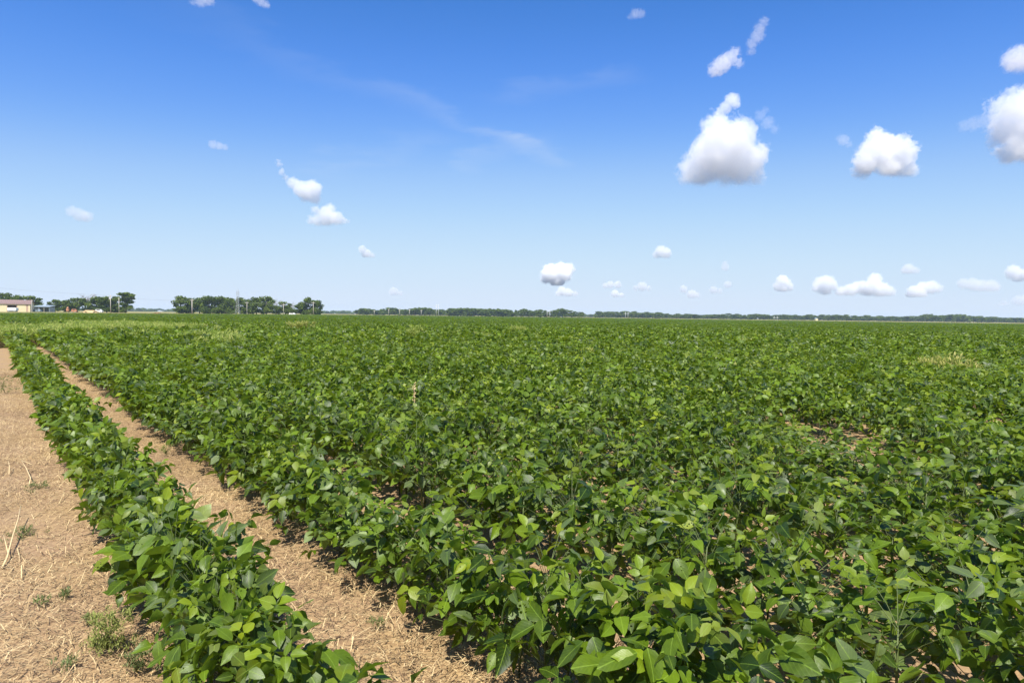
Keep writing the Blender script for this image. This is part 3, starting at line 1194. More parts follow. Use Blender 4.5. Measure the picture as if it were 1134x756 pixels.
GA = 'trees around the farmyard'
tree(3, 323.5, 17, 455, 'tallest dark tree behind the long cream barn', GA)
tree(18, 326, 14, 455, 'lower dark tree behind the middle of the barn roof', GA)
tree(37, 327, 15, 450, 'round dark tree rising behind the right end of the barn', GA)
tree(61, 331, 14, 470, 'squat dark tree just right of the low grey shed', GA, 'wide')
tree(72, 332, 14, 470, 'lowest dark tree of the farmyard clump, right of the shed', GA, 'wide')
tree(86, 329, 17, 480, 'broad dark tree below the bare grey branches', GA, 'wide')
tree(107, 328, 16, 480, 'green tree between the bare tree and the tall utility pole', GA)
tree(118, 327.5, 15, 475, 'green tree right behind the tall utility pole', GA)
tree(127, 327.5, 13, 480, 'green tree behind the second utility pole, beside the slender tree', GA)
tree(139, 323.5, 16, 470, 'slender tall tree with open crown at the right end of the farmyard', GA, 'slim')
tree(139, 339, 12, 465, 'low dark bush at the foot of the slender tall tree', GA, 'bush', 'bush', 'bush')
bt = empty('bare_tree', ground_at(97, 485))
bt.scale = (17, 17, height_for(324.5, 97, 485))
tag(bt, 'leafless grey tree sticking out above the farmyard trees', 'tree', GA)
link('branches', bare_tree(3), parent=bt)

GB = 'trees in the stand right of the farmyard'
for px, top, w, lab in ((200, 327, 17, 'large tree at the left end of the first stand, beside a pole'), (212, 329.5, 12, 'tree behind the leftmost pole of the first stand'),
                        (221, 329, 13, 'third tree from the left end of the first stand'), (232, 327, 15, 'tall rounded tree left of the middle of the first stand'),
                        (245, 327, 16, 'tall broad tree left of the lattice tower'), (256, 329, 13, 'tree just left of the lattice tower'),
                        (267, 329, 12, 'tree directly right of the lattice tower'), (275, 330.5, 10, 'narrow lower tree behind the pole right of the tower'),
                        (284, 328.5, 14, 'tree second from the right end of the unbroken first stand'), (295, 327, 15, 'tall tree at the right end of the unbroken first stand'),
                        (316, 333.5, 12, 'small light green tree in the gap between two stands'), (305, 338, 10, 'low tree left of the small light green tree'),
                        (334, 334, 14, 'left tree of the last rounded trio'), (342, 328.5, 16, 'tallest middle tree of the last rounded trio'), (352, 332, 12, 'right tree of the last rounded trio')):
    tree(px, top, w, 530 + tr.uniform(-12, 12), lab, GB)
for px, w in ((206, 14), (226, 14), (239, 14), (251, 13), (262, 13), (280, 13), (290, 13), (325, 9), (347, 12)):
    tree(px, 339.5, w, 522 + tr.uniform(-4, 4), 'low dark bush filling the foot of the first tree stand', 'bushes under the first stand', 'bush', 'bush', 'bush')
for px, top in ((306, 331), (323, 334)):
    bt = empty('bare_tree', ground_at(px, 560))
    hh = height_for(top, px, 560)
    bt.scale = (hh * 0.8, hh * 0.8, hh)
    tag(bt, 'thin greyish half-bare tree ' + ('left' if px == 306 else 'right') + ' of the small light green tree', 'tree', GB)
    link('branches', bare_tree(px), parent=bt)

GC = 'trees of the middle stands'
px = 398
while px < 492:
    top = float(np.interp(px, [398, 405, 412, 418, 422, 430, 437, 446, 455, 462, 472, 480, 487, 492], [343, 341, 341.5, 344.5, 342, 340, 340.5, 342.5, 341, 340, 340.5, 342, 342.2, 343])) + tr.uniform(-0.5, 0.4)
    tree(px, top, tr.uniform(8, 12), 1080 + tr.uniform(-30, 30), 'far green tree in the left middle stand, before the wide gap', GC)
    px += tr.uniform(4.5, 6.5)
px = 498
while px < 561:
    top = 340.6 + 0.02 * (px - 500) + tr.uniform(-0.6, 0.5)
    tree(px, top, tr.uniform(8, 12), 1050 + tr.uniform(-20, 20), 'far green tree in the dense even-topped middle stand', 'trees of the dense middle stand')
    px += tr.uniform(3.5, 5)
for px, top, w in ((561, 343.5, 10), (567, 344.5, 8), (571, 343, 5), (577, 343.5, 7), (579.5, 341.3, 7), (586, 343, 7), (590, 344, 7), (594, 342.8, 7), (597.5, 342.3, 7), (603, 343.5, 8), (609, 344, 7), (616, 342.5, 7)):
    tree(px, top, w, 1050 + tr.uniform(-20, 20), 'far tree in the uneven row right of the dense middle stand', 'trees of the uneven middle row')
tree(623, 341, 9, 1040, 'tallest tree at the right end of the uneven middle row', 'trees of the uneven middle row', 'round')
tree(633, 343.3, 9, 1040, 'detached round tree, left of the last pair in the middle', 'trees of the uneven middle row', 'round')
tree(642, 345, 9, 1040, 'detached round tree, the lower and last of the middle', 'trees of the uneven middle row', 'wide')

GD = 'trees of the long right tree line'
px = 662
while px < 1150:
    base = horizon_y(px)
    hgt = float(np.interp(px, [655, 680, 735, 745, 780, 800, 880, 900, 960, 1000, 1018, 1030, 1045, 1065, 1075, 1090, 1108, 1112, 1134], [5, 6.5, 5.2, 4, 4.2, 5, 5, 5.5, 5.3, 4.5, 6, 8.0, 6.5, 8, 6.5, 6, 5.5, 4.5, 5.0]))
    tree(px, base - hgt + tr.uniform(-0.9, 0.7), tr.uniform(6.5, 10), 1350 + tr.uniform(-40, 40), 'small far tree in the long dark line along the right horizon', GD)
    px += tr.uniform(4.2, 6.0)

# far woods along the horizon, too far to tell trees apart
vm = Mass()
blob = TREES['bush'][0][0]
nv = len(blob.vertices)
bV = np.zeros(nv * 3, np.float32)
blob.vertices.foreach_get('co', bV)
bV = bV.reshape(-1, 3)
pick = np.random.default_rng(4).permutation(nv // 4)[:420]
bV = np.concatenate([bV[4 * i:4 * i + 4] for i in pick]) * 1.0
bc = bV.reshape(-1, 4, 3).mean(1, keepdims=True)
bV = ((bV.reshape(-1, 4, 3) - bc) * 2.2 + bc).reshape(-1, 3)
bV[:, 2] -= 0.12
bT = np.concatenate([[(4 * i, 4 * i + 1, 4 * i + 2), (4 * i, 4 * i + 2, 4 * i + 3)] for i in range(len(pick))])
k = 620
pxs = np.linspace(-400, 1500, k) + rp.uniform(-3, 3, k)
gp = np.array([ground_at(float(p), 2050) for p in pxs])
gp[:, 1] += rp.uniform(-60, 60, k)
MM = rz_stack(rp.uniform(0, 6.28, k))
MM[:, :2, :] *= 26
MM[:, 2, :] *= (9.5 + rp.uniform(0, 3, k))[:, None]
vm.add((bV, bT, np.zeros((len(bV), 2))), MM, gp, np.zeros(k), rp.uniform(0, 0.7, k))
o = link('far_woods', vm.mesh('far_woods'), M_tree)
tag(o, 'bluish strip of far woods along the horizon', 'woods', kind='stuff')

# ------------------------------------------------------------------ farmyard
M_cream = plain('cream_metal', (0.72, 0.60, 0.36), 0.6, 0.12, 0.8)
M_roof = plain('faded_red_roof', (0.27, 0.18, 0.15), 0.55, 0.2, 0.7)
M_dark = plain('barn_interior', (0.16, 0.07, 0.06), 0.9, 0.4, 0.5)
M_trim = plain('barn_trim', (0.48, 0.33, 0.22), 0.7, 0.2, 2)
M_white = plain('white_paint', (0.80, 0.80, 0.78), 0.45, 0.06, 2)
M_glass = plain('dark_glass', (0.02, 0.025, 0.03), 0.15, 0.2, 2)
M_rubber = plain('rubber', (0.02, 0.02, 0.02), 0.8, 0.2, 5)
M_grey = plain('grey_shed_metal', (0.30, 0.36, 0.40), 0.5, 0.15, 0.8)
M_pole = plain('weathered_pole', (0.50, 0.46, 0.40), 0.85, 0.2, 1.5)
M_steel = plain('galvanised_steel', (0.52, 0.53, 0.55), 0.5, 0.12, 2, 0.3)
M_wire = plain('wire', (0.18, 0.18, 0.19), 0.5, 0.1, 1)
M_rust = plain('rusty_orange', (0.50, 0.22, 0.11), 0.7, 0.3, 2)
M_brown = plain('brush_brown', (0.24, 0.14, 0.085), 0.9, 0.4, 3)

YB = 420
bx1 = ground_at(33.5, YB).x
bx0 = bx1 - 34
barn = empty('barn', (bx1, YB, 0), R(27))
tag(barn, 'long cream metal barn with faded red roof and an open bay', 'barn')
EAVE, RIDGE, DEP = 4.7, 7.2, 14.0
op0, op1 = -11.6, -6.7            # open bay, from the right end
for a_, b_ in ((-34, op0), (op1, -2.1), (-1.0, 0)):
    mb = MB()
    mb.box(a_, b_, 0, 0.15, 0, EAVE)
    mb.build('wall', M_cream, barn)
mb = MB(); mb.box(op0, op1, 0, 0.15, EAVE - 0.7, EAVE); mb.build('wall', M_cream, barn)
mb = MB(); mb.box(-2.1, -1.0, 0.05, 0.15, 0, EAVE); mb.build('side_door', M_trim, barn)
mb = MB()
mb.add([(0.0, 0.16, 0), (0.0, DEP, 0), (0.0, DEP, EAVE), (0.0, DEP / 2, RIDGE - 0.15), (0.0, 0.16, EAVE)], [(0, 1, 2, 3, 4)])
mb.add([(-34, 0.16, 0), (-34, DEP, 0), (-34, DEP, EAVE), (-34, DEP / 2, RIDGE - 0.15), (-34, 0.16, EAVE)], [(0, 1, 2, 3, 4)])
mb.add([(-34, DEP, 0), (0, DEP, 0), (0, DEP, EAVE), (-34, DEP, EAVE)], [(0, 1, 2, 3)])
mb.build('gable_wall', M_cream, barn)
mb = MB(); mb.box(op0 + 0.2, op1 - 0.2, 5, 5.2, 0, EAVE - 0.1); mb.build('bay_back', M_dark, barn)
for s in (0, 1):
    mb = MB()
    y0, y1 = (-0.5, DEP / 2) if s == 0 else (DEP + 0.5, DEP / 2)
    z0 = EAVE - 0.05
    mb.add([(-34.4, y0, z0), (0.5, y0, z0), (0.5, y1, RIDGE), (-34.4, y1, RIDGE), (-34.4, y0, z0 + 0.14), (0.5, y0, z0 + 0.14), (0.5, y1, RIDGE + 0.14), (-34.4, y1, RIDGE + 0.14)],
           [(0, 3, 2, 1), (4, 5, 6, 7), (0, 1, 5, 4), (1, 2, 6, 5), (2, 3, 7, 6), (3, 0, 4, 7)])
    for k in range(35):                           # standing ribs
        xx_ = -34.2 + k
        mb.add([(xx_, y0, z0 + 0.14), (xx_ + 0.08, y0, z0 + 0.14), (xx_ + 0.08, y1, RIDGE + 0.14), (xx_, y1, RIDGE + 0.14), (xx_, y0, z0 + 0.22), (xx_ + 0.08, y0, z0 + 0.22), (xx_ + 0.08, y1, RIDGE + 0.22), (xx_, y1, RIDGE + 0.22)],
               [(4, 5, 6, 7), (0, 1, 5, 4), (1, 2, 6, 5), (3, 0, 4, 7)])
    mb.build('roof', M_roof, barn)
for xx_ in (op0, op1):
    mb = MB(); mb.box(xx_ - 0.15, xx_ + 0.15, -0.08, -0.01, 0, EAVE - 0.1); mb.build('door_post', M_trim, barn)
mb = MB(); mb.box(op0 - 0.3, op1 + 0.3, -0.12, -0.02, EAVE - 0.75, EAVE - 0.5); mb.build('door_rail', M_trim, barn)
mb = MB(); mb.tube([(0.9, -0.4, 0), (0.9, -0.4, 7.6)], 0.2, 6); v_ = mb.build('downpipe', M_pole, barn)


def vehicle(name, px, Y, length, hgt, mat, label, cat, cab=True, rz=0.0):
    root = empty(name, ground_at(px, Y), rz)
    tag(root, label, cat)
    L2, wd = length / 2, min(2.2, length * 0.42)
    prof = [(-L2, 0.35), (L2, 0.35), (L2, hgt * 0.56), (L2 * 0.62, hgt * 0.62), (L2 * 0.36, hgt), (-L2 * 0.7, hgt), (-L2, hgt * 0.62)] if cab else [(-L2, 0.7), (L2, 0.7), (L2, hgt - 0.15), (L2 - 0.15, hgt), (-L2 + 0.15, hgt), (-L2, hgt - 0.15)]
    mb = MB()
    n_ = len(prof)
    mb.add([(x_, -wd / 2, z_) for x_, z_ in prof] + [(x_, wd / 2, z_) for x_, z_ in prof],
           [tuple(range(n_)), tuple(range(n_, 2 * n_))[::-1]] + [(i, (i + 1) % n_, n_ + (i + 1) % n_, n_ + i) for i in range(n_)])
    mb.build('body', mat, root)
    if cab:
        mb = MB(); mb.box(-L2 * 0.6, L2 * 0.38, -wd / 2 - 0.02, -wd / 2 - 0.004, hgt * 0.66, hgt * 0.92); mb.build('window', M_glass, root)
    for sx in (-0.62, 0.62):
        for sy in (-1, 1):
            mb = MB()
            mb.tube([(sx * L2, sy * wd / 2 - 0.12, 0.36), (sx * L2, sy * wd / 2 + 0.12, 0.36)], 0.36, 12)
            w_ = mb.build('wheel', M_rubber, root)
            mb = MB()
            mb.tube([(sx * L2, sy * wd / 2 - 0.14, 0.36), (sx * L2, sy * wd / 2 + 0.14, 0.36)], 0.2, 8)
            mb.build('rim', M_steel, w_)
    return root


vehicle('trailer', 14.3, YB - 14, 5.2, 2.5, M_white, 'white box trailer parked in front of the open barn bay', 'trailer', cab=False)
vehicle('parked_car', 324, 470, 4.4, 1.6, M_white, 'small white car on the verge left of the last rounded trio of trees', 'car')
vehicle('van', 110, 455, 4.6, 2.3, M_white, 'white van in front of the farmyard trees, left of the tall pole', 'van')
vehicle('tractor', 82.5, 440, 3.2, 2.3, M_rust, 'reddish farm machine parked below the bare tree', 'farm machine')
vehicle('parked_car', 41.5, 425, 4.4, 1.9, M_grey, 'grey car parked at the right end of the barn', 'car')

# small clutter in front of the yard
def heap(px, Y, w, h, mat, label, cat, name):
    root_p = ground_at(px, Y)
    bm = bmesh.new()
    bmesh.ops.create_icosphere(bm, subdivisions=3, radius=1)
    for v in bm.verts:
        q_ = 1 + 0.35 * mnoise.noise(v.co * 2.3 + Vector((px, 0, 0))) + 0.2 * mnoise.noise(v.co * 6)
        v.co = Vector((v.co.x * w / 2 * q_, v.co.y * w / 3 * q_, max(-0.1, v.co.z * h * q_)))
    m_ = bpy.data.meshes.new(name)
    bm.to_mesh(m_)
    bm.free()
    return tag(link(name, m_, mat, loc=root_p), label, cat)


heap(174, 330, 3.6, 0.85, M_brown, 'brown brush pile on the dry grass between farmyard and first stand', 'brush pile', 'brush_pile')
heap(100, 430, 9.0, 1.6, plain('tan_heap', (0.55, 0.40, 0.20), 0.95, 0.25, 1.5), 'long tan hay heap in front of the farmyard trees', 'heap', 'hay_heap')
# brick-red feed stack with a pointed top
st = empty('feed_bin', ground_at(75, 430))
tag(st, 'small rusty orange feed bin with a pointed top', 'feed bin')
mb = MB(); mb.tube([(0, 0, 0.5), (0, 0, 2.2)], 0.9, 10); mb.build('drum', M_rust, st, True)
mb = MB(); mb.tube([(0, 0, 2.2), (0, 0, 3.5)], [1.0, 0.2], 10); mb.build('cone_roof', M_rust, st, True)
for k in range(4):
    mb = MB(); mb.tube([(0.7 * math.cos(k * 1.57), 0.7 * math.sin(k * 1.57), 0), (0.7 * math.cos(k * 1.57), 0.7 * math.sin(k * 1.57), 0.6)], 0.08, 5); mb.build('leg', M_rust, st)

# low grey shed
sh = empty('shed', ground_at(47, 440))
tag(sh, 'low blue-grey open shed between the barn and the trees', 'shed')
mb = MB(); mb.box(-5.5, 4.5, 5.0, 5.2, 0, 3.6); mb.build('wall', M_grey, sh)
for xx_ in (-5.5, 4.3):
    mb = MB(); mb.box(xx_, xx_ + 0.2, 0, 4.99, 0, 3.2); mb.build('wall', M_grey, sh)
mb = MB()
mb.add([(-6, -0.6, 3.3), (5, -0.6, 3.3), (5, 5.6, 4.2), (-6, 5.6, 4.2), (-6, -0.6, 3.5), (5, -0.6, 3.5), (5, 5.6, 4.4), (-6, 5.6, 4.4)], [(0, 3, 2, 1), (4, 5, 6, 7), (0, 1, 5, 4), (1, 2, 6, 5), (2, 3, 7, 6), (3, 0, 4, 7)])
mb.build('roof', M_grey, sh)
for xx_ in (-2.2, 1.0):
    mb = MB(); mb.box(xx_, xx_ + 0.2, -0.2, 0, 0, 3.35); mb.build('post', M_pole, sh)

# far white building in the right tree line
fb = empty('far_building', ground_at(904.5, 1000))
tag(fb, 'tiny pale building in front of the long right tree line', 'building')
mb = MB(); mb.box(-1.7, 1.7, 0, 4, 0, 3.0); mb.build('wall', M_cream, fb)
mb = MB(); mb.add([(-1.9, -0.3, 3.01), (1.9, -0.3, 3.01), (1.9, 4.3, 3.01), (-1.9, 4.3, 3.01), (0, -0.3, 4.2), (0, 4.3, 4.2)], [(0, 1, 4), (2, 3, 5), (1, 2, 5, 4), (3, 0, 4, 5), (0, 3, 2, 1)]); mb.build('roof', M_grey, fb)

# ------------------------------------------------------------------ poles, tower, wires
POLE_G = 'utility poles along the road beyond the field'
tops = {}


def pole(px, top, Y, label, arm=True, rad=0.22):
    b = ground_at(px, Y)
    H = height_for(top, px, Y)
    root = empty('utility_pole', b)
    tag(root, label, 'utility pole', POLE_G)
    mb = MB(); mb.tube([(0, 0, 0), (0, 0, H)], [rad, rad * 0.7], 8); mb.build('post', M_pole, root, True)
    if arm:
        mb = MB(); mb.box(-1.3, 1.3, -0.28, -0.16, H - 0.9, H - 0.7); a_ = mb.build('crossarm', M_pole, root)
        for s in (-1.1, 0.35, 1.1):
            mb = MB(); mb.tube([(s, -0.22, H - 0.7), (s, -0.22, H - 0.45)], 0.07, 6); mb.build('insulator', M_white, a_)
    tops[px] = b + Vector((0, -0.22, H - 0.45))
    return root, H


r_, H_ = pole(122.5, 326.5, 400, 'tallest utility pole with a grey transformer, before the farmyard trees')
mb = MB(); mb.tube([(-0.55, -0.1, H_ - 2.8), (-0.55, -0.1, H_ - 1.7)], 0.34, 8); mb.build('transformer', M_steel, r_, True)
pole(131.8, 329.5, 420, 'slimmer utility pole just right of the transformer pole', False)
pole(212.7, 331, 430, 'pale utility pole at the left part of the first stand', True, 0.32)
pole(273.5, 334, 480, 'utility pole right of the lattice tower')
pole(314, 336, 480, 'utility pole before the small light green tree')
pole(347, 334, 470, 'utility pole with wide crossarm before the last rounded trio')
for px, top in ((414.5, 343.5), (430.5, 342), (442.5, 342.5), (453.5, 342.5), (466.5, 343)):
    pole(px, top, 820, 'short far utility pole in front of the left middle stand', True, 0.3)


def h_frame(px, top, Y, label, gap=2.6):
    b = ground_at(px, Y)
    H = height_for(top, px, Y)
    root = empty('transmission_pole', b)
    tag(root, label, 'transmission pole', 'twin transmission poles beyond the field')
    for s in (-gap / 2, gap / 2):
        mb = MB(); mb.tube([(s, 0, 0), (s, 0, H)], [0.38, 0.26], 8); mb.build('post', M_steel, root, True)
    mb = MB(); mb.box(-gap, gap, -0.5, -0.3, H - 2.2, H - 1.85); mb.build('crossarm', M_steel, root)
    return root


h_frame(484.3, 336.8, 820, 'twin pale transmission poles at the right end of the left middle stand')
h_frame(607.3, 343, 850, 'twin pale transmission poles in the uneven middle row', 3.2)
h_frame(694, 345.5, 950, 'twin pale transmission poles left on the right tree line', 3.6)
h_frame(859, 350.2, 1000, 'short twin transmission poles in the right tree line', 4.5)

tw_Y = 500
tb = ground_at(263.3, tw_Y)
TH_ = height_for(320.5, 263.3, tw_Y)
tw = empty('lattice_tower', tb)
tag(tw, 'slender steel lattice tower in front of the first tree stand', 'tower')


def tw_half(z):
    return float(np.interp(z, [0, 5, 9, TH_], [1.35, 1.0, 0.75, 0.6]))


for sx, sy in ((-1, -1), (1, -1), (1, 1), (-1, 1)):
    mb = MB()
    zs = [0, 5, 9, TH_ - 1.0]
    mb.tube([(sx * tw_half(z), sy * tw_half(z), z) for z in zs], 0.07, 5)
    mb.build('leg', M_steel, tw)
mb = MB()
zz = 0.8
while zz < TH_ - 2.2:
    h = tw_half(zz)
    h2 = tw_half(zz + 1.4)
    for a_, b_ in (((-h, -h), (h2, -h2)), ((h, -h), (h2, h2)), ((h, h), (-h2, h2)), ((-h, h), (-h2, -h2))):
        mb.tube([(a_[0], a_[1], zz), (b_[0], b_[1], zz + 1.4)], 0.035, 4)
    zz += 1.4
mb.build('bracing', M_steel, tw)
for s in (-0.55, 0.55):
    mb = MB(); mb.tube([(s, 0, TH_ - 4.5), (s, 0, TH_ + 0.6)], 0.08, 5); mb.build('antenna', M_steel, tw)

def wire(a, b, sag, label, rad=0.03):
    pts = [a.lerp(b, i / 12) - Vector((0, 0, sag * 4 * (i / 12) * (1 - i / 12))) for i in range(13)]
    mb = MB(); mb.tube([p - pts[0] for p in pts], rad, 4)
    o_ = mb.build('overhead_wire', M_wire, None, loc=pts[0])
    tag(o_, label, 'wire', 'overhead wires')


wire(ground_at(-60, 330) + Vector((0, 0, height_for(313, -60, 330))), tops[122.5], 0.6, 'faint overhead wire rising left from the transformer pole above the barn')
wire(tops[122.5], tops[212.7], 1.2, 'faint overhead wire between the transformer pole and the pale pole')
wire(tops[212.7], tops[273.5], 1.0, 'faint overhead wire passing the lattice tower')
wire(tops[273.5], tops[347], 1.2, 'faint overhead wire before the last rounded trio of trees')

# ------------------------------------------------------------------ clouds
def cloud_mat(name, puffs, dens, base, ragged):
    """vapour whose density follows the puffs (centre, radius in local metres), torn by noise"""
    t = NT(name)
    t.n.remove(t.bsdf)
    P_ = t.new('ShaderNodeTexCoord').outputs['Object']
    U = max(q[1] for q in puffs)
    sc_ = t.new('ShaderNodeVectorMath', operation='SCALE')
    t.l.new(P_, sc_.inputs[0])
    sc_.inputs['Scale'].default_value = 1.0 / U
    wob = t.new('ShaderNodeTexNoise')
    wob.inputs['Scale'].default_value = 1.1
    wob.inputs['Detail'].default_value = 1
    t.l.new(sc_.outputs[0], wob.inputs['Vector'])
    field = None
    for c, rad in puffs:
        dn = t.new('ShaderNodeVectorMath', operation='DISTANCE')
        t.l.new(sc_.outputs[0], dn.inputs[0])
        dn.inputs[1].default_value = tuple(c / U)
        f = t.math('SUBTRACT', rad / U, dn.outputs['Value'])
        if field is None:
            field = f
        else:
            sm = t.new('ShaderNodeMath', operation='SMOOTH_MAX')
            t.l.new(field, sm.inputs[0])
            t.l.new(f, sm.inputs[1])
            sm.inputs[2].default_value = 0.10
            field = sm.outputs[0]
    nz = t.noise(2.3, 8, 0.66, vec=sc_.outputs[0], dist=0.4)
    field = t.math('ADD', field, t.math('MULTIPLY', t.math('SUBTRACT', nz, 0.5), ragged))
    nf = t.noise(7.5, 5, 0.65, vec=sc_.outputs[0])
    field = t.math('ADD', field, t.math('MULTIPLY', t.math('SUBTRACT', nf, 0.5), ragged * 0.5))
    sx = t.new('ShaderNodeSeparateXYZ')
    t.l.new(sc_.outputs[0], sx.inputs[0])
    flat = t.new('ShaderNodeMapRange', interpolation_type='SMOOTHSTEP')
    t.l.new(sx.outputs[2], flat.inputs['Value'])
    flat.inputs['From Min'].default_value = base / U - 0.12
    flat.inputs['From Max'].default_value = base / U + 0.22
    mr = t.new('ShaderNodeMapRange', interpolation_type='SMOOTHSTEP')
    t.l.new(field, mr.inputs['Value'])
    mr.inputs['From Min'].default_value = 0.0
    mr.inputs['From Max'].default_value = 0.11
    d_ = t.math('MULTIPLY', t.math('MULTIPLY', mr.outputs[0], flat.outputs[0]), dens)
    pv = t.new('ShaderNodeVolumeScatter')
    pv.inputs['Color'].default_value = (1.0, 1.0, 1.0, 1)
    pv.inputs['Anisotropy'].default_value = 0.0
    t.l.new(d_, pv.inputs['Density'])
    t.l.new(pv.outputs[0], t.out.inputs['Volume'])
    t.m.cycles.volume_step_rate = 0.25
    return t.m


CLOUD_BASE = 1500.0


def cloud(blobs, label, group, tau=9.0, base_py=None, disp=1.35, name='cumulus_cloud', cat='cloud'):
    """blobs: (column, row, radius in photograph pixels); placed at the distance where the cloud's lowest puff is 1500 m up"""
    r = random.Random(int(blobs[0][0] * 3 + blobs[0][1]))
    by = base_py or max(b_[1] + b_[2] * 0.7 for b_ in blobs)
    bx = sum(b_[0] for b_ in blobs) / len(blobs)
    d0 = ray(bx, by)
    D = min((CLOUD_BASE - CAM_H) / max(d0.z, 0.012), 80000)
    pts = []
    mx = max(b_[2] for b_ in blobs)
    span = max(b_[0] for b_ in blobs) - min(b_[0] for b_ in blobs)
    cen = None
    for px, py, rp_ in blobs:
        d = ray(px, py)
        f = d.dot(ray(bx, by))
        pos = d * (D / f + r.uniform(-0.5, 0.5) * (span * 0.5 + mx) * D / F * 0.6)
        pts.append((pos, rp_ * D / F))
    cen = sum((p for p, _ in pts), Vector()) / len(pts)
    U = mx * D / F                                   # unit: the largest puff
    bm = bmesh.new()
    for p, rad in pts:
        mt = Matrix.Translation((p - cen) / U) @ Matrix.Scale(rad * 1.1 / U + 0.34, 4)
        bmesh.ops.create_icosphere(bm, subdivisions=3, radius=1, matrix=mt)
    m0 = bpy.data.meshes.new('cloud')
    bm.to_mesh(m0)
    bm.free()
    tmp = bpy.data.objects.new('cloud_tmp', m0)
    col.objects.link(tmp)
    rm = tmp.modifiers.new('r', 'REMESH')
    rm.mode = 'VOXEL'
    rm.voxel_size = 0.16
    bpy.context.view_layer.update()
    dg = bpy.context.evaluated_depsgraph_get()
    me_ = bpy.data.meshes.new_from_object(tmp.evaluated_get(dg))
    bpy.data.objects.remove(tmp)
    for v in me_.vertices:
        v.co *= U
    me_.materials.clear()
    low = ray(bx, by) * D
    me_.materials.append(cloud_mat('cloud_vapour', [(p - cen, rad * 1.10) for p, rad in pts], tau * (0.35 if by < 300 else 0.65) / (2 * U), low.z - cen.z, disp))
    o_ = link(name, me_, None, None, cen)
    tag(o_, label, cat, group)
    return o_


GCL = 'cumulus clouds'
cloud([(800, 168, 26), (776, 186, 18), (822, 182, 20), (797, 146, 17), (762, 192, 11), (833, 198, 9), (816, 152, 18), (838, 170, 10), (786, 168, 18), (805, 190, 14)], 'largest white cloud, heaped like a mound right of the middle of the sky', GCL, base_py=205)
cloud([(811, 111, 7), (804, 119, 6), (798, 124, 5), (815, 116, 4)], 'white puff sitting just above the top of the largest cloud', GCL, 4, base_py=205)
cloud([(842, 128, 5), (850, 136, 6), (858, 143, 4), (848, 122, 3)], 'thin torn wisp right of the top of the largest cloud', GCL, 0.7, base_py=205, disp=2.4)
cloud([(793, 77, 7), (800, 71, 8), (808, 65, 7), (814, 58, 5), (818, 70, 4)], 'small slanting cloud high above the largest cloud', GCL, 3, base_py=85, disp=2.0)
cloud([(846, 24, 4), (842, 31, 5), (839, 40, 6), (833, 48, 5), (832, 57, 4)], 'broken upright streak of cloud near the top of the sky', GCL, 1.3, base_py=60, disp=2.4)
cloud([(974, 168, 17), (992, 176, 15), (1006, 164, 8), (969, 152, 8), (984, 186, 10), (955, 188, 8), (1004, 187, 9), (996, 160, 9), (960, 178, 11)], 'second largest white cloud, with a flat base at the right', GCL, base_py=196)
cloud([(934, 155, 5), (929, 153, 3), (940, 160, 3)], 'faint wisp at the upper left of the flat-based cloud', GCL, 0.9, base_py=196, disp=2.0)
cloud([(1124, 136, 18), (1107, 119, 10), (1132, 116, 14), (1128, 164, 14), (1107, 150, 10), (1148, 140, 24), (1150, 168, 14), (1112, 170, 7), (1160, 112, 16)], 'big grey-based cloud cut by the right edge of the sky', GCL, base_py=182)
cloud([(1078, 137, 6), (1068, 139, 5), (1090, 134, 6)], 'thin wisp trailing left of the cloud at the right edge', GCL, 0.7, base_py=182, disp=2.4)
cloud([(1125, 66, 10), (1136, 70, 13), (1120, 72, 6), (1128, 54, 4), (1142, 86, 8)], 'smaller white cloud at the right edge, above the big one', GCL, 4, base_py=80)
cloud([(325, 203, 6), (334, 210, 8), (346, 210, 9), (349, 219, 6), (339, 217, 6), (316, 196, 3), (312, 190, 3), (309, 181, 3)], 'upper of the two joined clouds left of the middle of the sky', GCL, 6, base_py=250)
cloud([(362, 239, 10), (352, 244, 6), (373, 242, 7), (344, 244, 4), (366, 232, 6), (383, 245, 3), (349, 232, 4)], 'lower of the two joined clouds left of the middle of the sky', GCL, 6, base_py=250)
cloud([(80, 234, 5), (88, 238, 6), (97, 240, 5), (91, 240, 5)], 'small lone cloud low above the farmyard at the left', GCL, 2.2, base_py=246)
cloud([(401, 276, 4), (406, 281, 5), (412, 283, 3)], 'small bright puff below the two joined clouds', GCL, 5, base_py=285)
cloud([(609, 302, 9), (621, 300, 9), (630, 298, 6), (617, 309, 9), (605, 308, 6), (627, 305, 6)], 'compact white cloud with a grey base low over the middle trees', GCL, 7, base_py=316)
cloud([(732, 278, 6), (737, 280, 6), (727, 282, 4)], 'small round white puff right of the compact low cloud', GCL, 5, base_py=286)
cloud([(622, 322, 5), (629, 324, 5), (637, 325, 3), (618, 325, 3)], 'small flat cloud right under the compact low cloud', GCL, 3, base_py=328)
cloud([(676, 315, 4), (684, 315, 4), (670, 316, 3)], 'thin upper cloud of the pair right of the compact cloud', GCL, 2, base_py=329)
cloud([(681, 325, 4), (688, 327, 3)], 'low lower cloud of the pair right of the compact cloud', GCL, 3, base_py=329)
cloud([(711, 317, 5), (718, 319, 3), (704, 319, 3)], 'little low cloud below the small round puff', GCL, 2.2, base_py=328)
cloud([(757, 320, 4), (766, 326, 5), (772, 327, 3)], 'little slanting low cloud right of the small round puff', GCL, 2.4, base_py=330)
cloud([(803, 296, 4), (803, 292, 3)], 'faint tiny puff left of the low clouds at the right', GCL, 1.2, base_py=300)
cloud([(806, 315, 4), (790, 321, 4), (797, 322, 3)], 'faint tiny flat cloud below the faint puff', GCL, 1.5, base_py=326)
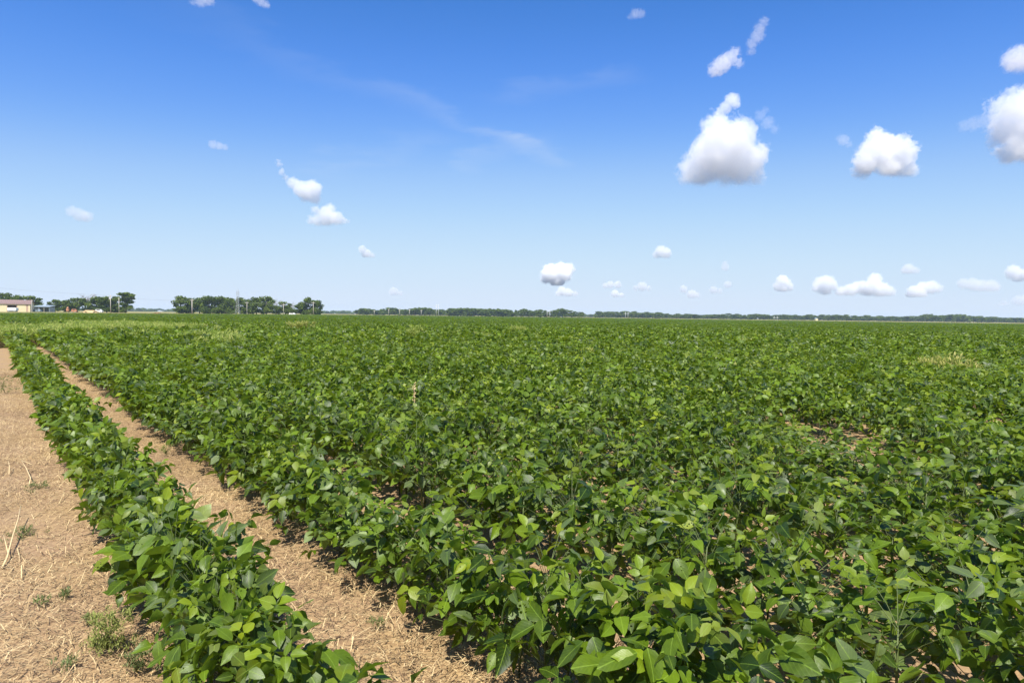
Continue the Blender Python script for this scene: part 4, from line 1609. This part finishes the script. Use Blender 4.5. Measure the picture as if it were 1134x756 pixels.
cloud([(866, 311, 6), (871, 314, 5), (862, 317, 5), (874, 318, 4), (867, 319, 5)], 'small heaped low cloud, leftmost of the row at the right', GCL, 4, base_py=323)
cloud([(908, 313, 6), (916, 313, 7), (922, 316, 5), (905, 318, 5), (914, 320, 6), (934, 322, 5), (942, 321, 6), (950, 318, 6), (955, 315, 4), (930, 323, 4)], 'long low cloud bank in the row at the right', GCL, 3.5, base_py=328)
cloud([(969, 309, 6), (967, 317, 8), (977, 321, 7), (985, 323, 5), (960, 321, 6), (973, 325, 6)], 'peaked low cloud right of the long cloud bank', GCL, 4, base_py=328)
cloud([(1006, 299, 6), (1013, 300, 4), (1001, 300, 3)], 'small oval cloud above the gap right of the peaked cloud', GCL, 2, base_py=303)
cloud([(1012, 323, 6), (1022, 319, 6), (1031, 318, 6), (1039, 319, 4), (1008, 326, 4), (1020, 325, 5)], 'elongated rising low cloud right of the peaked cloud', GCL, 3.2, base_py=329)
cloud([(1067, 314, 5), (1077, 315, 6), (1088, 317, 6), (1098, 317, 6), (1104, 318, 3)], 'faint wide flat cloud in the row at the right', GCL, 1.6, base_py=323)
cloud([(1122, 301, 6), (1128, 305, 6), (1119, 304, 4), (1134, 303, 4)], 'small low cloud near the right edge', GCL, 3, base_py=312)
cloud([(1128, 333, 5), (1112, 338, 4), (1138, 332, 5)], 'faint cloud just above the trees near the right edge', GCL, 1.2, base_py=338)
cloud([(236, 160, 4), (243, 162, 4), (249, 163, 3)], 'tiny lone wisp in the left half of the sky', GCL, 1.2, base_py=166, disp=2.4)
cloud([(222, 2, 5), (230, -2, 6), (214, 4, 3)], 'torn bit of cloud at the top edge, left of the middle', GCL, 1.3, base_py=8, disp=2.4)
cloud([(289, 2, 4), (294, 6, 4), (284, -2, 4)], 'torn bit of cloud at the top edge, right of another bit', GCL, 1.1, base_py=8, disp=2.4)
cloud([(704, 16, 5), (710, 15, 4), (698, 20, 3)], 'pale tiny wisp near the top of the sky, left of the upright streak', GCL, 0.8, base_py=22, disp=2.4)
cloud([(436, 323, 5), (443, 325, 3)], 'faint speck of cloud low over the left middle stand', GCL, 1.6, base_py=327)

# ------------------------------------------------------------------ haze
HZ = 5600
mb = MB()
mb.box(-HZ, HZ, -HZ, HZ, -1.2, 32)
hz = mb.mesh('haze')
hm = bpy.data.materials.new('haze_air')
hm.use_nodes = True
hn = hm.node_tree.nodes
hn.clear()
ho = hn.new('ShaderNodeOutputMaterial')
hp = hn.new('ShaderNodeVolumePrincipled')
hp.inputs['Color'].default_value = (0.62, 0.80, 1.0, 1)
hp.inputs['Density'].default_value = 0.0001
hm.node_tree.links.new(hp.outputs[0], ho.inputs['Volume'])
o = link('haze', hz, hm)
tag(o, 'pale blue haze lying over the whole plain', 'haze', kind='stuff')
